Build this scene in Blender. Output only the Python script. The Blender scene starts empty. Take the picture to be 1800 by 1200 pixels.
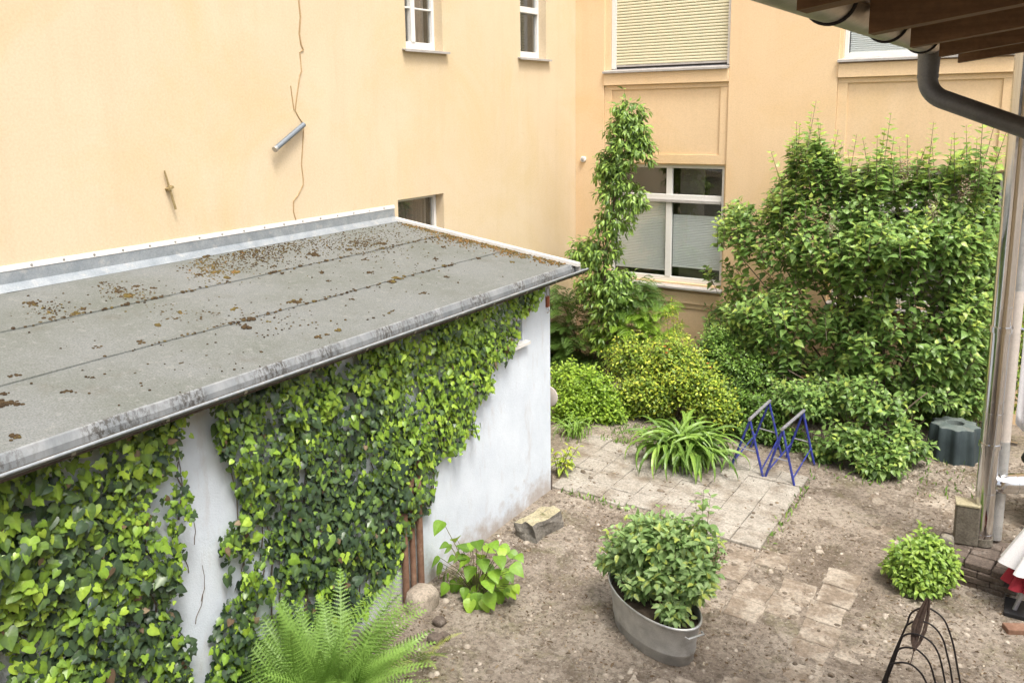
import bpy, math, random
import numpy as np
from mathutils import Matrix, Vector

random.seed(7)
RNG = np.random.default_rng(11)
scene = bpy.context.scene
COL = scene.collection
rad = math.radians

# ------------------------------------------------------------------ camera
YAW, PITCH, ROLL = 0.598628, 0.1762957, -0.018175
FPX, CX, CY, CAMH = 1482.56, 856.68, 456.73, 4.9


def cam_axes():
    cy, sy, cp, sp = math.cos(YAW), math.sin(YAW), math.cos(PITCH), math.sin(PITCH)
    f = np.array([-sy * cp, cy * cp, -sp])
    r = np.array([cy, sy, 0.0])
    u = np.cross(r, f)
    return (r * math.cos(ROLL) + u * math.sin(ROLL),
            -r * math.sin(ROLL) + u * math.cos(ROLL), f)


RV, UV_, FV = cam_axes()
CAM = np.array([0, 0, CAMH])
cam_data = bpy.data.cameras.new('camera')
cam = bpy.data.objects.new('camera', cam_data)
COL.objects.link(cam)
cam.matrix_world = Matrix(((RV[0], UV_[0], -FV[0], 0), (RV[1], UV_[1], -FV[1], 0),
                           (RV[2], UV_[2], -FV[2], CAMH), (0, 0, 0, 1)))
cam_data.sensor_width = 36
cam_data.lens = FPX / 1800 * 36
cam_data.shift_x = (900 - CX) / 1800
cam_data.shift_y = -(600 - CY) / 1800
cam_data.clip_start = 0.05
cam_data.clip_end = 500
scene.camera = cam

# ------------------------------------------------------------------ light
SUN_EL, SUN_AZ = rad(63), rad(122)          # azimuth clockwise from +Y
world = bpy.data.worlds.new('World')
scene.world = world
world.use_nodes = True
wn = world.node_tree
sky = wn.nodes.new('ShaderNodeTexSky')
sky.sky_type = 'NISHITA'
sky.sun_disc = False
sky.sun_elevation = SUN_EL
sky.sun_rotation = SUN_AZ
sky.air_density = 1.0
sky.dust_density = 6.0
sky.ozone_density = 0.6
hs = wn.nodes.new('ShaderNodeHueSaturation')   # a thin overcast: the whole sky is greyer
hs.inputs['Saturation'].default_value = 0.5
wn.links.new(sky.outputs[0], hs.inputs['Color'])
bg = wn.nodes['Background']
wn.links.new(hs.outputs[0], bg.inputs[0])
bg.inputs[1].default_value = 0.15
sun_data = bpy.data.lights.new('sun', 'SUN')
sun_data.energy = 1.5
sun_data.angle = rad(14)
sun_data.color = (1.0, 0.95, 0.87)
sun = bpy.data.objects.new('sun', sun_data)
COL.objects.link(sun)
sdir = Vector((math.sin(SUN_AZ) * math.cos(SUN_EL), math.cos(SUN_AZ) * math.cos(SUN_EL), math.sin(SUN_EL)))
sun.rotation_euler = sdir.to_track_quat('Z', 'Y').to_euler()
sun.location = (6, -6, 14)
vs = scene.view_settings
vs.view_transform = 'Standard'
vs.look = 'None'
vs.gamma = 1
vs.use_curve_mapping = False
vs.exposure = 1.05

# ------------------------------------------------------------------ helpers
XA, YB, XS, YS = -7.87, 14.66, -5.163, 8.94     # gable wall, rear wall, shed front, shed end


def ray(px, py):
    return FV + RV * (px - CX) / FPX - UV_ * (py - CY) / FPX


def at(px, py, **k):
    """point of the place seen at a photograph pixel on the plane x=, y= or z="""
    (a, v), = k.items()
    d = ray(px, py)
    i = 'xyz'.index(a)
    return CAM + d * ((v - CAM[i]) / d[i])


ORIG = {}


def tag(o, label=None, cat=None, group=None, kind=None):
    if label: o['label'] = label
    if cat: o['category'] = cat
    if group: o['group'] = group
    if kind: o['kind'] = kind
    return o


def thing(name, label, cat, loc=(0, 0, 0), group=None):
    o = bpy.data.objects.new(name, None)
    o.empty_display_size = 0.1
    COL.objects.link(o)
    o.location = loc
    ORIG[o] = np.array(loc, float)
    return tag(o, label, cat, group)


class MB:
    """collects faces for one mesh (world coordinates)"""

    def __init__(s):
        s.v, s.f = [], []

    def quad(s, *p):
        n = len(s.v)
        s.v += [tuple(q) for q in p]
        s.f.append(tuple(range(n, n + len(p))))
        return s

    def box(s, a, b, R=None, c=None):
        x0, y0, z0 = a
        x1, y1, z1 = b
        P = [(x0, y0, z0), (x1, y0, z0), (x1, y1, z0), (x0, y1, z0), (x0, y0, z1), (x1, y0, z1), (x1, y1, z1), (x0, y1, z1)]
        if R is not None:
            c = Vector(c) if c is not None else Vector(((x0 + x1) / 2, (y0 + y1) / 2, (z0 + z1) / 2))
            P = [tuple(R @ (Vector(p) - c) + c) for p in P]
        n = len(s.v)
        s.v += P
        s.f += [tuple(n + i for i in f) for f in ((0, 3, 2, 1), (4, 5, 6, 7), (0, 1, 5, 4), (1, 2, 6, 5), (2, 3, 7, 6), (3, 0, 4, 7))]
        return s

    def tube(s, pts, rads, seg=8, cap=True):
        pts = [Vector(p) for p in pts]
        if not hasattr(rads, '__len__'): rads = [rads] * len(pts)
        n0 = len(s.v)
        up = None
        for i, p in enumerate(pts):
            t = (pts[min(i + 1, len(pts) - 1)] - pts[max(i - 1, 0)]).normalized()
            if up is None:
                up = Vector((0, 0, 1)) if abs(t.z) < 0.9 else Vector((1, 0, 0))
            a = t.cross(up).normalized()
            b = a.cross(t).normalized()
            up = b
            for k in range(seg):
                w = 2 * math.pi * k / seg
                s.v.append(tuple(p + (a * math.cos(w) + b * math.sin(w)) * rads[i]))
        for i in range(len(pts) - 1):
            for k in range(seg):
                a = n0 + i * seg + k
                b = n0 + i * seg + (k + 1) % seg
                s.f.append((a, b, b + seg, a + seg))
        if cap:
            s.f.append(tuple(n0 + k for k in range(seg))[::-1])
            m = n0 + (len(pts) - 1) * seg
            s.f.append(tuple(m + k for k in range(seg)))
        return s

    def rings(s, rings, close=True, cap0=False, cap1=False):
        """loft over rings of equal point count"""
        n0 = len(s.v)
        k = len(rings[0])
        for r in rings: s.v += [tuple(p) for p in r]
        for i in range(len(rings) - 1):
            for j in range(k if close else k - 1):
                a = n0 + i * k + j
                b = n0 + i * k + (j + 1) % k
                s.f.append((a, b, b + k, a + k))
        if cap0: s.f.append(tuple(n0 + j for j in range(k))[::-1])
        if cap1: s.f.append(tuple(n0 + (len(rings) - 1) * k + j for j in range(k)))
        return s

    def build(s, name, mat, parent=None, smooth=False, bevel=0.0, kind=None):
        me = bpy.data.meshes.new(name)
        off = ORIG.get(parent, np.zeros(3)) if parent else np.zeros(3)
        me.from_pydata([tuple(np.array(p) - off) for p in s.v], [], s.f)
        me.materials.append(mat)
        me.validate()
        o = bpy.data.objects.new(name, me)
        COL.objects.link(o)
        if parent:
            o.parent = parent
            ORIG[o] = off
        else:
            ORIG[o] = np.zeros(3)
        if smooth:
            me.polygons.foreach_set('use_smooth', [True] * len(me.polygons))
            if smooth != 'all':
                me.set_sharp_from_angle(angle=rad(40))
        if bevel:
            b = o.modifiers.new('bevel', 'BEVEL')
            b.width = bevel
            b.segments = 2
            b.limit_method = 'ANGLE'
        if kind: o['kind'] = kind
        return o


def instance(name, mesh, parent, M, kind=None):
    """a copy that shares mesh data; M is a world matrix"""
    o = bpy.data.objects.new(name, mesh)
    COL.objects.link(o)
    off = ORIG.get(parent, np.zeros(3))
    o.parent = parent
    o.matrix_basis = Matrix.Translation(Vector(-off)) @ M
    ORIG[o] = off
    return o


# ------------------------------------------------------------------ materials
def newmat(name):
    m = bpy.data.materials.new(name)
    m.use_nodes = True
    return m, m.node_tree, m.node_tree.nodes['Principled BSDF']


def N(nt, t, **k):
    n = nt.nodes.new(t)
    for a, b in k.items():
        if a in n.inputs: n.inputs[a].default_value = b
        else: setattr(n, a, b)
    return n


def ramp(nt, src, stops):
    r = nt.nodes.new('ShaderNodeValToRGB')
    e = r.color_ramp.elements
    while len(e) < len(stops): e.new(0.5)
    for i, (p, c) in enumerate(stops):
        e[i].position = p
        e[i].color = (c[0], c[1], c[2], 1) if hasattr(c, '__len__') else (c, c, c, 1)
    nt.links.new(src, r.inputs[0])
    return r.outputs[0]


def noise(nt, scale, detail=4, rough=0.55, vec=None, dist=0.0):
    n = N(nt, 'ShaderNodeTexNoise')
    n.inputs['Scale'].default_value = scale
    n.inputs['Detail'].default_value = detail
    n.inputs['Roughness'].default_value = rough
    n.inputs['Distortion'].default_value = dist
    if vec is None:
        g = N(nt, 'ShaderNodeNewGeometry')
        vec = g.outputs['Position']
    nt.links.new(vec, n.inputs['Vector'])
    return n.outputs['Fac']


def mapped(nt, sc):
    g = N(nt, 'ShaderNodeNewGeometry')
    m = N(nt, 'ShaderNodeMapping')
    m.inputs['Scale'].default_value = sc
    nt.links.new(g.outputs['Position'], m.inputs['Vector'])
    return m.outputs[0]


def mix(nt, fac, a, b, mode='MIX'):
    m = nt.nodes.new('ShaderNodeMix')
    m.data_type = 'RGBA'
    m.blend_type = mode
    for s, i in ((fac, 0), (a, 6), (b, 7)):
        if hasattr(s, 'is_linked'): nt.links.new(s, m.inputs[i])
        elif i == 0: m.inputs[0].default_value = s
        else: m.inputs[i].default_value = (*s, 1)
    return m.outputs[2]


def bump(nt, bs, h, strength=0.3, dist=0.01):
    b = N(nt, 'ShaderNodeBump')
    b.inputs['Strength'].default_value = strength
    b.inputs['Distance'].default_value = dist
    nt.links.new(h, b.inputs['Height'])
    nt.links.new(b.outputs[0], bs.inputs['Normal'])


def mottled(name, c0, c1, scale=3, rough=0.85, fine=60, bstr=0.3, bdist=0.004, stain=None, stain_scale=1.2, metal=0.0, stain_range=(0.55, 0.75), vec=None, grain=0.8):
    m, nt, bs = newmat(name)
    v = mapped(nt, vec) if vec else None
    f = noise(nt, scale, 6, vec=v)
    col = ramp(nt, f, ((0.3, c0), (0.7, c1)))
    if stain:
        s = ramp(nt, noise(nt, stain_scale, 7, 0.62, vec=v), ((stain_range[0], 0), (stain_range[1], 1)))
        col = mix(nt, s, col, stain)
    ff = noise(nt, fine, 5, 0.75)
    col = mix(nt, ramp(nt, ff, ((0.36, grain), (0.6, 1.0))), (0, 0, 0), col)
    nt.links.new(col, bs.inputs['Base Color'])
    bs.inputs['Roughness'].default_value = rough
    bs.inputs['Metallic'].default_value = metal
    if metal == 0: bs.inputs['Specular IOR Level'].default_value = 0.25
    if bstr: bump(nt, bs, ff, bstr, bdist)
    return m


def leafmat(name, stops, rough=0.45, trans=0.3, spec=0.5):
    """leaf colour from each leaf's own tint (leaf age; on inner ivy also painted shade)"""
    m, nt, bs = newmat(name)
    a = N(nt, 'ShaderNodeAttribute')
    a.attribute_name = 'tint'
    c = ramp(nt, a.outputs['Fac'], stops)
    c = mix(nt, ramp(nt, noise(nt, 45, 3), ((0.3, 0.8), (0.7, 1.0))), (0, 0, 0), c)
    nt.links.new(c, bs.inputs['Base Color'])
    bs.inputs['Roughness'].default_value = rough
    bs.inputs['Specular IOR Level'].default_value = spec
    t = N(nt, 'ShaderNodeBsdfTranslucent')
    nt.links.new(c, t.inputs[0])
    ms = N(nt, 'ShaderNodeMixShader')
    ms.inputs[0].default_value = trans
    nt.links.new(bs.outputs[0], ms.inputs[1])
    nt.links.new(t.outputs[0], ms.inputs[2])
    nt.links.new(ms.outputs[0], nt.nodes['Material Output'].inputs[0])
    return m


def plain(name, c, rough=0.6, metal=0.0, var=0.12, scale=25):
    return mottled(name, [x * (1 - var) for x in c], c, scale, rough, 120, 0.08, 0.002, metal=metal)


M = {}
def facade(name, c0, c1, blotch, streak):
    """painted render: cloudy paint, faint rain streaks, grain and small patched spots"""
    m, nt, bs = newmat(name)
    c = ramp(nt, noise(nt, 0.9, 6, 0.6), ((0.3, c0), (0.7, c1)))
    c = mix(nt, ramp(nt, noise(nt, 0.55, 8, 0.68, dist=0.5), ((0.46, 0), (0.66, 0.8))), c, blotch)
    st = ramp(nt, noise(nt, 1.0, 7, 0.65, vec=mapped(nt, (5, 5, 0.35))), ((0.50, 0), (0.68, 0.28)))
    c = mix(nt, st, c, streak)
    sp = ramp(nt, noise(nt, 4.5, 8, 0.7), ((0.63, 0), (0.70, 0.5)))
    c = mix(nt, sp, c, streak)
    g = noise(nt, 38, 6, 0.8)
    c = mix(nt, ramp(nt, g, ((0.38, 0.90), (0.58, 1.0))), (0, 0, 0), c)
    nt.links.new(c, bs.inputs['Base Color'])
    bs.inputs['Roughness'].default_value = 0.93
    bs.inputs['Specular IOR Level'].default_value = 0.2
    h = N(nt, 'ShaderNodeMath', operation='ADD')
    nt.links.new(g, h.inputs[0])
    nt.links.new(noise(nt, 3.0, 4, 0.6), h.inputs[1])
    bump(nt, bs, h.outputs[0], 0.35, 0.008)
    return m


M['plaster'] = facade('yellow plaster', (0.617, 0.499, 0.340), (0.644, 0.533, 0.375), (0.597, 0.470, 0.279), (0.555, 0.441, 0.289))
M['plaster_rear'] = facade('orange plaster', (0.715, 0.525, 0.325), (0.745, 0.56, 0.355), (0.70, 0.50, 0.275), (0.655, 0.475, 0.285))
M['white_frame'] = plain('white window paint', (0.78, 0.77, 0.74), 0.4, var=0.05)
M['cream'] = plain('cream shutter plastic', (0.76, 0.72, 0.52), 0.5, var=0.05)
M['sill'] = mottled('grey sill metal', (0.36, 0.34, 0.32), (0.46, 0.44, 0.42), 8, 0.5, 60, 0.1)
M['blind'] = plain('blind fabric', (0.80, 0.82, 0.82), 0.8, var=0.05)
M['curtain'] = plain('curtain', (0.22, 0.19, 0.17), 0.9)
M['room'] = plain('room interior', (0.06, 0.055, 0.05), 0.9)
M['zinc'] = mottled('weathered zinc', (0.24, 0.275, 0.30), (0.36, 0.39, 0.41), 6, 0.5, 60, 0.1, 0.002, stain=(0.45, 0.45, 0.44), stain_scale=9, metal=0.35)
M['zinc_tub'] = mottled('zinc tub', (0.44, 0.45, 0.45), (0.60, 0.61, 0.60), 9, 0.40, 120, 0.08, 0.002, stain=(0.26, 0.25, 0.23), stain_scale=5, metal=0.6)
M['gutter_dark'] = mottled('dark zinc gutter', (0.334, 0.316, 0.290), (0.474, 0.456, 0.421), 7, 0.42, 100, 0.06, 0.002, metal=0.55)
M['pipe_dark'] = mottled('dark zinc pipe', (0.115, 0.119, 0.124), (0.169, 0.173, 0.176), 7, 0.45, 100, 0.06, 0.002, metal=0.3)
M['white_strip'] = mottled('white edge strip', (0.527, 0.518, 0.493), (0.637, 0.629, 0.603), 6, 0.5, 80, 0.1, stain=(0.383, 0.357, 0.323), stain_scale=6, stain_range=(0.6, 0.8))
M['felt_edge'] = mottled('dark bitumen edge', (0.06, 0.055, 0.05), (0.12, 0.11, 0.10), 20, 0.95, 90, 0.4)
M['wood_dark'] = mottled('dark stained wood', (0.128, 0.072, 0.036), (0.195, 0.112, 0.057), 5, 0.7, 40, 0.3, 0.003, vec=(0.7, 9, 9))
M['wood_board'] = mottled('roof boards', (0.180, 0.112, 0.063), (0.255, 0.165, 0.090), 5, 0.75, 40, 0.3, 0.003, vec=(9, 0.7, 9))
M['rust'] = mottled('rusty brown pipe', (0.16, 0.088, 0.058), (0.27, 0.16, 0.11), 14, 0.75, 60, 0.3, 0.003, stain=(0.34, 0.24, 0.18), stain_scale=10)
M['rust_red'] = mottled('red rust', (0.22, 0.07, 0.035), (0.36, 0.13, 0.07), 20, 0.85, 90, 0.4)
M['blue_steel'] = mottled('blue painted steel', (0.028, 0.036, 0.223), (0.044, 0.060, 0.285), 18, 0.4, 90, 0.1, 0.002, stain=(0.096, 0.096, 0.099), stain_scale=22, stain_range=(0.56, 0.64))
M['worn_steel'] = mottled('worn bare steel', (0.32, 0.32, 0.38), (0.52, 0.52, 0.56), 25, 0.4, 90, 0.1, metal=0.5)
M['black_iron'] = mottled('black iron wire', (0.012, 0.010, 0.011), (0.03, 0.025, 0.025), 40, 0.55, 120, 0.2)
M['brown_iron'] = mottled('brown iron wire', (0.045, 0.03, 0.024), (0.09, 0.06, 0.045), 40, 0.7, 120, 0.2)
M['teal'] = mottled('dark teal plastic', (0.028, 0.040, 0.044), (0.044, 0.061, 0.063), 5, 0.55, 60, 0.1)  # stand body: colour darkened for the shade it stands in
M['teal_top'] = mottled('paler teal plastic', (0.092, 0.121, 0.115), (0.151, 0.176, 0.165), 6, 0.7, 60, 0.15, stain=(0.216, 0.213, 0.190), stain_scale=5)  # same plastic, painted paler on the upward face than the shaded body
M['stone'] = mottled('old concrete block', (0.15, 0.14, 0.125), (0.27, 0.25, 0.215), 7, 0.95, 30, 0.7, 0.01, stain=(0.36, 0.32, 0.21), stain_scale=4, grain=0.55)
M['stone_top'] = mottled('pale mossy stone', (0.36, 0.32, 0.20), (0.46, 0.42, 0.29), 8, 0.95, 40, 0.6, 0.008, stain=(0.16, 0.15, 0.07), stain_scale=6, stain_range=(0.58, 0.7), grain=0.55)
M['boulder'] = mottled('pale boulder', (0.34, 0.29, 0.23), (0.46, 0.40, 0.33), 6, 0.95, 35, 0.5, 0.01, stain=(0.24, 0.2, 0.15), stain_scale=5, grain=0.55)
M['brick'] = mottled('grey brown bricks', (0.10, 0.08, 0.066), (0.17, 0.135, 0.11), 9, 0.95, 50, 0.5, 0.006, stain=(0.24, 0.21, 0.18), stain_scale=8, grain=0.55)
M['slab'] = mottled('concrete paving slab', (0.333, 0.306, 0.263), (0.436, 0.408, 0.355), 5, 0.95, 40, 0.5, 0.006, stain=(0.224, 0.187, 0.143), stain_scale=2.3, stain_range=(0.48, 0.66), grain=0.55)
M['slab_worn'] = mottled('dirty buried slab', (0.344, 0.299, 0.241), (0.436, 0.386, 0.319), 5, 0.95, 30, 0.5, 0.006, stain=(0.251, 0.204, 0.156), stain_scale=4, stain_range=(0.42, 0.56), grain=0.55)
M['concrete_box'] = mottled('grey concrete', (0.13, 0.115, 0.09), (0.20, 0.18, 0.145), 6, 0.95, 50, 0.4, 0.005, stain=(0.30, 0.28, 0.23), stain_scale=4, grain=0.55)
M['white_cloth'] = plain('white canvas', (0.78, 0.78, 0.80), 0.85, var=0.05)
M['red_cloth'] = plain('red canvas', (0.36, 0.035, 0.055), 0.85)
M['dark_cloth'] = plain('dark plum canvas', (0.03, 0.015, 0.025), 0.9)
M['black_plastic'] = plain('black plastic', (0.025, 0.025, 0.027), 0.5)
M['table_dark'] = plain('dark grey table', (0.045, 0.045, 0.05), 0.6)
M['table_wood'] = plain('greyed wood', (0.34, 0.28, 0.24), 0.8)
M['teal_cloth'] = plain('teal plastic', (0.04, 0.10, 0.105), 0.6)
M['pale_disc'] = plain('beige painted metal', (0.55, 0.50, 0.45), 0.6)
M['soil'] = mottled('potting soil and gutter shade', (0.035, 0.026, 0.02), (0.09, 0.07, 0.05), 20, 1.0, 60, 0.8, 0.01)
M['bark'] = mottled('bark', (0.11, 0.085, 0.06), (0.21, 0.175, 0.135), 22, 0.95, 70, 0.5, 0.005)
M['twig'] = mottled('green twig', (0.13, 0.14, 0.05), (0.20, 0.19, 0.09), 22, 0.9, 70, 0.2)
M['vine_stem'] = mottled('ivy stem', (0.10, 0.078, 0.062), (0.21, 0.17, 0.14), 22, 0.95, 70, 0.4)
M['dried_vine'] = mottled('dried brown vine', (0.350, 0.235, 0.112), (0.442, 0.314, 0.175), 20, 0.9, 70, 0.3)
M['wood_stick'] = mottled('weathered stick', (0.22, 0.16, 0.07), (0.36, 0.28, 0.14), 20, 0.9, 70, 0.3)
M['glass_grey'] = plain('grey metal tube', (0.20, 0.23, 0.26), 0.45, 0.3)
M['red_flower'] = plain('red flower', (0.55, 0.09, 0.03), 0.7)


def stainless():
    m, nt, bs = newmat('brushed stainless steel')
    f = noise(nt, 3, 5, vec=mapped(nt, (40, 40, 0.6)))
    nt.links.new(ramp(nt, f, ((0.3, (0.50, 0.50, 0.50)), (0.7, (0.66, 0.66, 0.66)))), bs.inputs['Base Color'])
    nt.links.new(ramp(nt, noise(nt, 6, 4), ((0.3, 0.07), (0.7, 0.17))), bs.inputs['Roughness'])
    bs.inputs['Metallic'].default_value = 1.0
    bump(nt, bs, noise(nt, 2.2, 3), 0.12, 0.01)
    return m


M['stainless'] = stainless()


def glass():
    m, nt, bs = newmat('window glass')
    lw = N(nt, 'ShaderNodeLayerWeight')
    lw.inputs[0].default_value = 0.5
    pw = N(nt, 'ShaderNodeMath', operation='POWER')
    nt.links.new(lw.outputs['Facing'], pw.inputs[0])
    pw.inputs[1].default_value = 3.5
    fr = N(nt, 'ShaderNodeMath', operation='MULTIPLY_ADD')
    nt.links.new(pw.outputs[0], fr.inputs[0])
    fr.inputs[1].default_value = 0.7
    fr.inputs[2].default_value = 0.09
    tr = N(nt, 'ShaderNodeBsdfTransparent')
    tr.inputs[0].default_value = (0.965, 0.98, 0.975, 1)
    gl = N(nt, 'ShaderNodeBsdfGlossy')
    gl.inputs['Roughness'].default_value = 0.02
    ms = N(nt, 'ShaderNodeMixShader')
    nt.links.new(fr.outputs[0], ms.inputs[0])
    nt.links.new(tr.outputs[0], ms.inputs[1])
    nt.links.new(gl.outputs[0], ms.inputs[2])
    nt.links.new(ms.outputs[0], nt.nodes['Material Output'].inputs[0])
    return m


M['glass'] = glass()


def felt():
    m, nt, bs = newmat('slate grey roofing felt')
    c = ramp(nt, noise(nt, 1.1, 7, 0.6), ((0.3, (0.140, 0.151, 0.133)), (0.52, (0.171, 0.181, 0.172)), (0.75, (0.194, 0.205, 0.205))))
    lich = ramp(nt, noise(nt, 13, 6, 0.7), ((0.55, 0), (0.66, 0.75)))
    c = mix(nt, lich, c, (0.224, 0.233, 0.221))
    dirt = ramp(nt, noise(nt, 2.4, 8, 0.72, dist=0.4), ((0.56, 0), (0.72, 0.6)))
    c = mix(nt, dirt, c, (0.124, 0.119, 0.098))
    g = ramp(nt, noise(nt, 75, 4, 0.8), ((0.36, 0.55), (0.60, 1.0)))
    c = mix(nt, g, (0.031, 0.031, 0.026), c)
    spots = ramp(nt, noise(nt, 34, 5, 0.7), ((0.66, 0), (0.71, 1)))
    c = mix(nt, spots, c, (0.074, 0.066, 0.049))
    nt.links.new(c, bs.inputs['Base Color'])
    bs.inputs['Roughness'].default_value = 0.95
    bs.inputs['Specular IOR Level'].default_value = 0.2
    bump(nt, bs, noise(nt, 80, 4, 0.8), 0.6, 0.006)
    return m


M['felt'] = felt()


def drip():
    m, nt, bs = newmat('stained drip strip')
    c = ramp(nt, noise(nt, 3, 5, vec=mapped(nt, (1, 2, 1))), ((0.35, (0.180, 0.198, 0.209)), (0.65, (0.266, 0.281, 0.288))))
    s = ramp(nt, noise(nt, 22, 6, 0.8, vec=mapped(nt, (1, 1.6, 0.8))), ((0.47, 0), (0.54, 1.0)))
    big = ramp(nt, noise(nt, 2.2, 4, 0.6, vec=mapped(nt, (0, 1, 0))), ((0.44, 0.1), (0.56, 0.9)))
    k = mix(nt, 1.0, s, big, 'MULTIPLY')
    c = mix(nt, k, c, (0.061, 0.056, 0.048))
    nt.links.new(c, bs.inputs['Base Color'])
    bs.inputs['Roughness'].default_value = 0.6
    bs.inputs['Metallic'].default_value = 0.15
    return m


M['drip'] = drip()


def shedwall():
    m, nt, bs = newmat('whitewashed render')
    g = N(nt, 'ShaderNodeNewGeometry')
    sx = N(nt, 'ShaderNodeSeparateXYZ')
    nt.links.new(g.outputs['Position'], sx.inputs[0])
    c = ramp(nt, noise(nt, 2.2, 6, 0.62), ((0.3, (0.54, 0.60, 0.67)), (0.7, (0.64, 0.70, 0.77))))
    st = ramp(nt, noise(nt, 2.6, 7, 0.7, vec=mapped(nt, (1, 2.5, 0.7))), ((0.54, 0), (0.74, 0.45)))
    c = mix(nt, st, c, (0.414, 0.378, 0.360))
    # splashed earth and flaked paint along the foot of the wall
    ad = N(nt, 'ShaderNodeMath', operation='MULTIPLY_ADD')
    nt.links.new(noise(nt, 3.5, 6, 0.7), ad.inputs[0])
    ad.inputs[1].default_value = 1.1
    nt.links.new(sx.outputs[2], ad.inputs[2])
    ft = ramp(nt, ad.outputs[0], ((0.56, 0.85), (0.86, 0.0)))
    c = mix(nt, ft, c, (0.360, 0.315, 0.279))
    nt.links.new(c, bs.inputs['Base Color'])
    bs.inputs['Roughness'].default_value = 0.95
    bs.inputs['Specular IOR Level'].default_value = 0.2
    h = N(nt, 'ShaderNodeMath', operation='ADD')
    nt.links.new(noise(nt, 70, 4, 0.65), h.inputs[0])
    nt.links.new(noise(nt, 9, 3), h.inputs[1])
    bump(nt, bs, h.outputs[0], 0.5, 0.008)
    return m


M['shedwall'] = shedwall()


def dirt():
    m, nt, bs = newmat('trodden courtyard earth')
    c = ramp(nt, noise(nt, 0.8, 8, 0.68, dist=0.3), ((0.30, (0.181, 0.145, 0.110)), (0.43, (0.300, 0.250, 0.200)), (0.57, (0.44, 0.382, 0.315))))
    dark = ramp(nt, noise(nt, 2.1, 8, 0.75), ((0.50, 0), (0.62, 0.8)))
    c = mix(nt, dark, c, (0.146, 0.115, 0.084))
    moss = ramp(nt, noise(nt, 1.5, 8, 0.78, vec=mapped(nt, (1, 1, 1)), dist=0.6), ((0.53, 0), (0.64, 0.55)))
    c = mix(nt, moss, c, (0.195, 0.187, 0.086))
    pale = ramp(nt, noise(nt, 26, 7, 0.85), ((0.55, 0), (0.62, 0.85)))
    c = mix(nt, pale, c, (0.584, 0.530, 0.447))
    gr = ramp(nt, noise(nt, 19, 8, 0.88), ((0.40, 0.25), (0.53, 1.0)))
    c = mix(nt, gr, (0.083, 0.066, 0.050), c)
    nt.links.new(c, bs.inputs['Base Color'])
    bs.inputs['Roughness'].default_value = 1.0
    bs.inputs['Specular IOR Level'].default_value = 0.15
    bump(nt, bs, noise(nt, 24, 8, 0.85), 1.0, 0.035)
    return m


M['dirt'] = dirt()

M['ivy'] = leafmat('ivy leaves', ((0.0, (0.034, 0.062, 0.042)), (0.3, (0.072, 0.125, 0.055)), (0.5, (0.125, 0.215, 0.045)),
                                  (0.72, (0.235, 0.40, 0.045)), (1.0, (0.40, 0.57, 0.07))), 0.35, 0.22)
M['lilac'] = leafmat('lilac leaves', ((0.0, (0.07, 0.135, 0.04)), (0.5, (0.185, 0.32, 0.085)), (0.8, (0.29, 0.46, 0.12)), (1.0, (0.46, 0.58, 0.12))), 0.36, 0.36)
M['climber'] = leafmat('climber leaves', ((0.0, (0.062, 0.117, 0.034)), (0.5, (0.140, 0.250, 0.055)), (1.0, (0.344, 0.531, 0.094))), 0.4, 0.25)
M['fern'] = leafmat('fern fronds', ((0.0, (0.14, 0.26, 0.045)), (0.6, (0.27, 0.45, 0.09)), (0.85, (0.36, 0.54, 0.13)), (1.0, (0.55, 0.58, 0.12))), 0.5, 0.3)
M['sumac'] = leafmat('feathery leaves', ((0.0, (0.051, 0.102, 0.023)), (0.5, (0.128, 0.243, 0.038)), (1.0, (0.307, 0.512, 0.045))), 0.5, 0.35)
M['lowgreen'] = leafmat('bright shrub leaves', ((0.0, (0.090, 0.166, 0.019)), (0.5, (0.230, 0.397, 0.038)), (1.0, (0.422, 0.602, 0.064))), 0.5, 0.35)
M['yellowgreen'] = leafmat('yellow green leaves', ((0.0, (0.06, 0.11, 0.03)), (0.4, (0.16, 0.27, 0.04)), (0.75, (0.36, 0.50, 0.055)), (1.0, (0.60, 0.64, 0.07))), 0.5, 0.3)
M['lily'] = leafmat('strap leaves', ((0.0, (0.077, 0.154, 0.026)), (0.5, (0.179, 0.320, 0.051)), (1.0, (0.346, 0.525, 0.102))), 0.4, 0.3)
M['tubplant'] = leafmat('tub plant leaves', ((0.0, (0.11, 0.20, 0.06)), (0.5, (0.25, 0.41, 0.135)), (0.9, (0.38, 0.54, 0.22)), (1.0, (0.54, 0.62, 0.12))), 0.42, 0.38)
M['seedling'] = leafmat('large soft leaves', ((0.0, (0.102, 0.205, 0.026)), (0.5, (0.230, 0.422, 0.045)), (1.0, (0.410, 0.614, 0.064))), 0.45, 0.35)
M['bush'] = leafmat('small bush leaves', ((0.0, (0.077, 0.154, 0.026)), (0.5, (0.192, 0.346, 0.058)), (1.0, (0.384, 0.550, 0.090))), 0.45, 0.3)
M['litter'] = leafmat('dry litter', ((0.0, (0.05, 0.035, 0.022)), (0.45, (0.15, 0.105, 0.065)), (0.8, (0.30, 0.24, 0.16)), (1.0, (0.5, 0.45, 0.36))), 0.9, 0.0, 0.1)
M['moss'] = leafmat('roof moss', ((0.0, (0.04, 0.028, 0.018)), (0.45, (0.075, 0.052, 0.027)), (0.75, (0.12, 0.095, 0.03)), (1.0, (0.20, 0.11, 0.045))), 1.0, 0.0, 0.1)
M['pebble'] = leafmat('pebbles', ((0.0, (0.10, 0.08, 0.06)), (0.6, (0.24, 0.20, 0.155)), (1.0, (0.50, 0.45, 0.38))), 0.95, 0.0, 0.2)

# ------------------------------------------------------------------ value noise (for relief)
_tab = RNG.random((64, 64))


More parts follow.
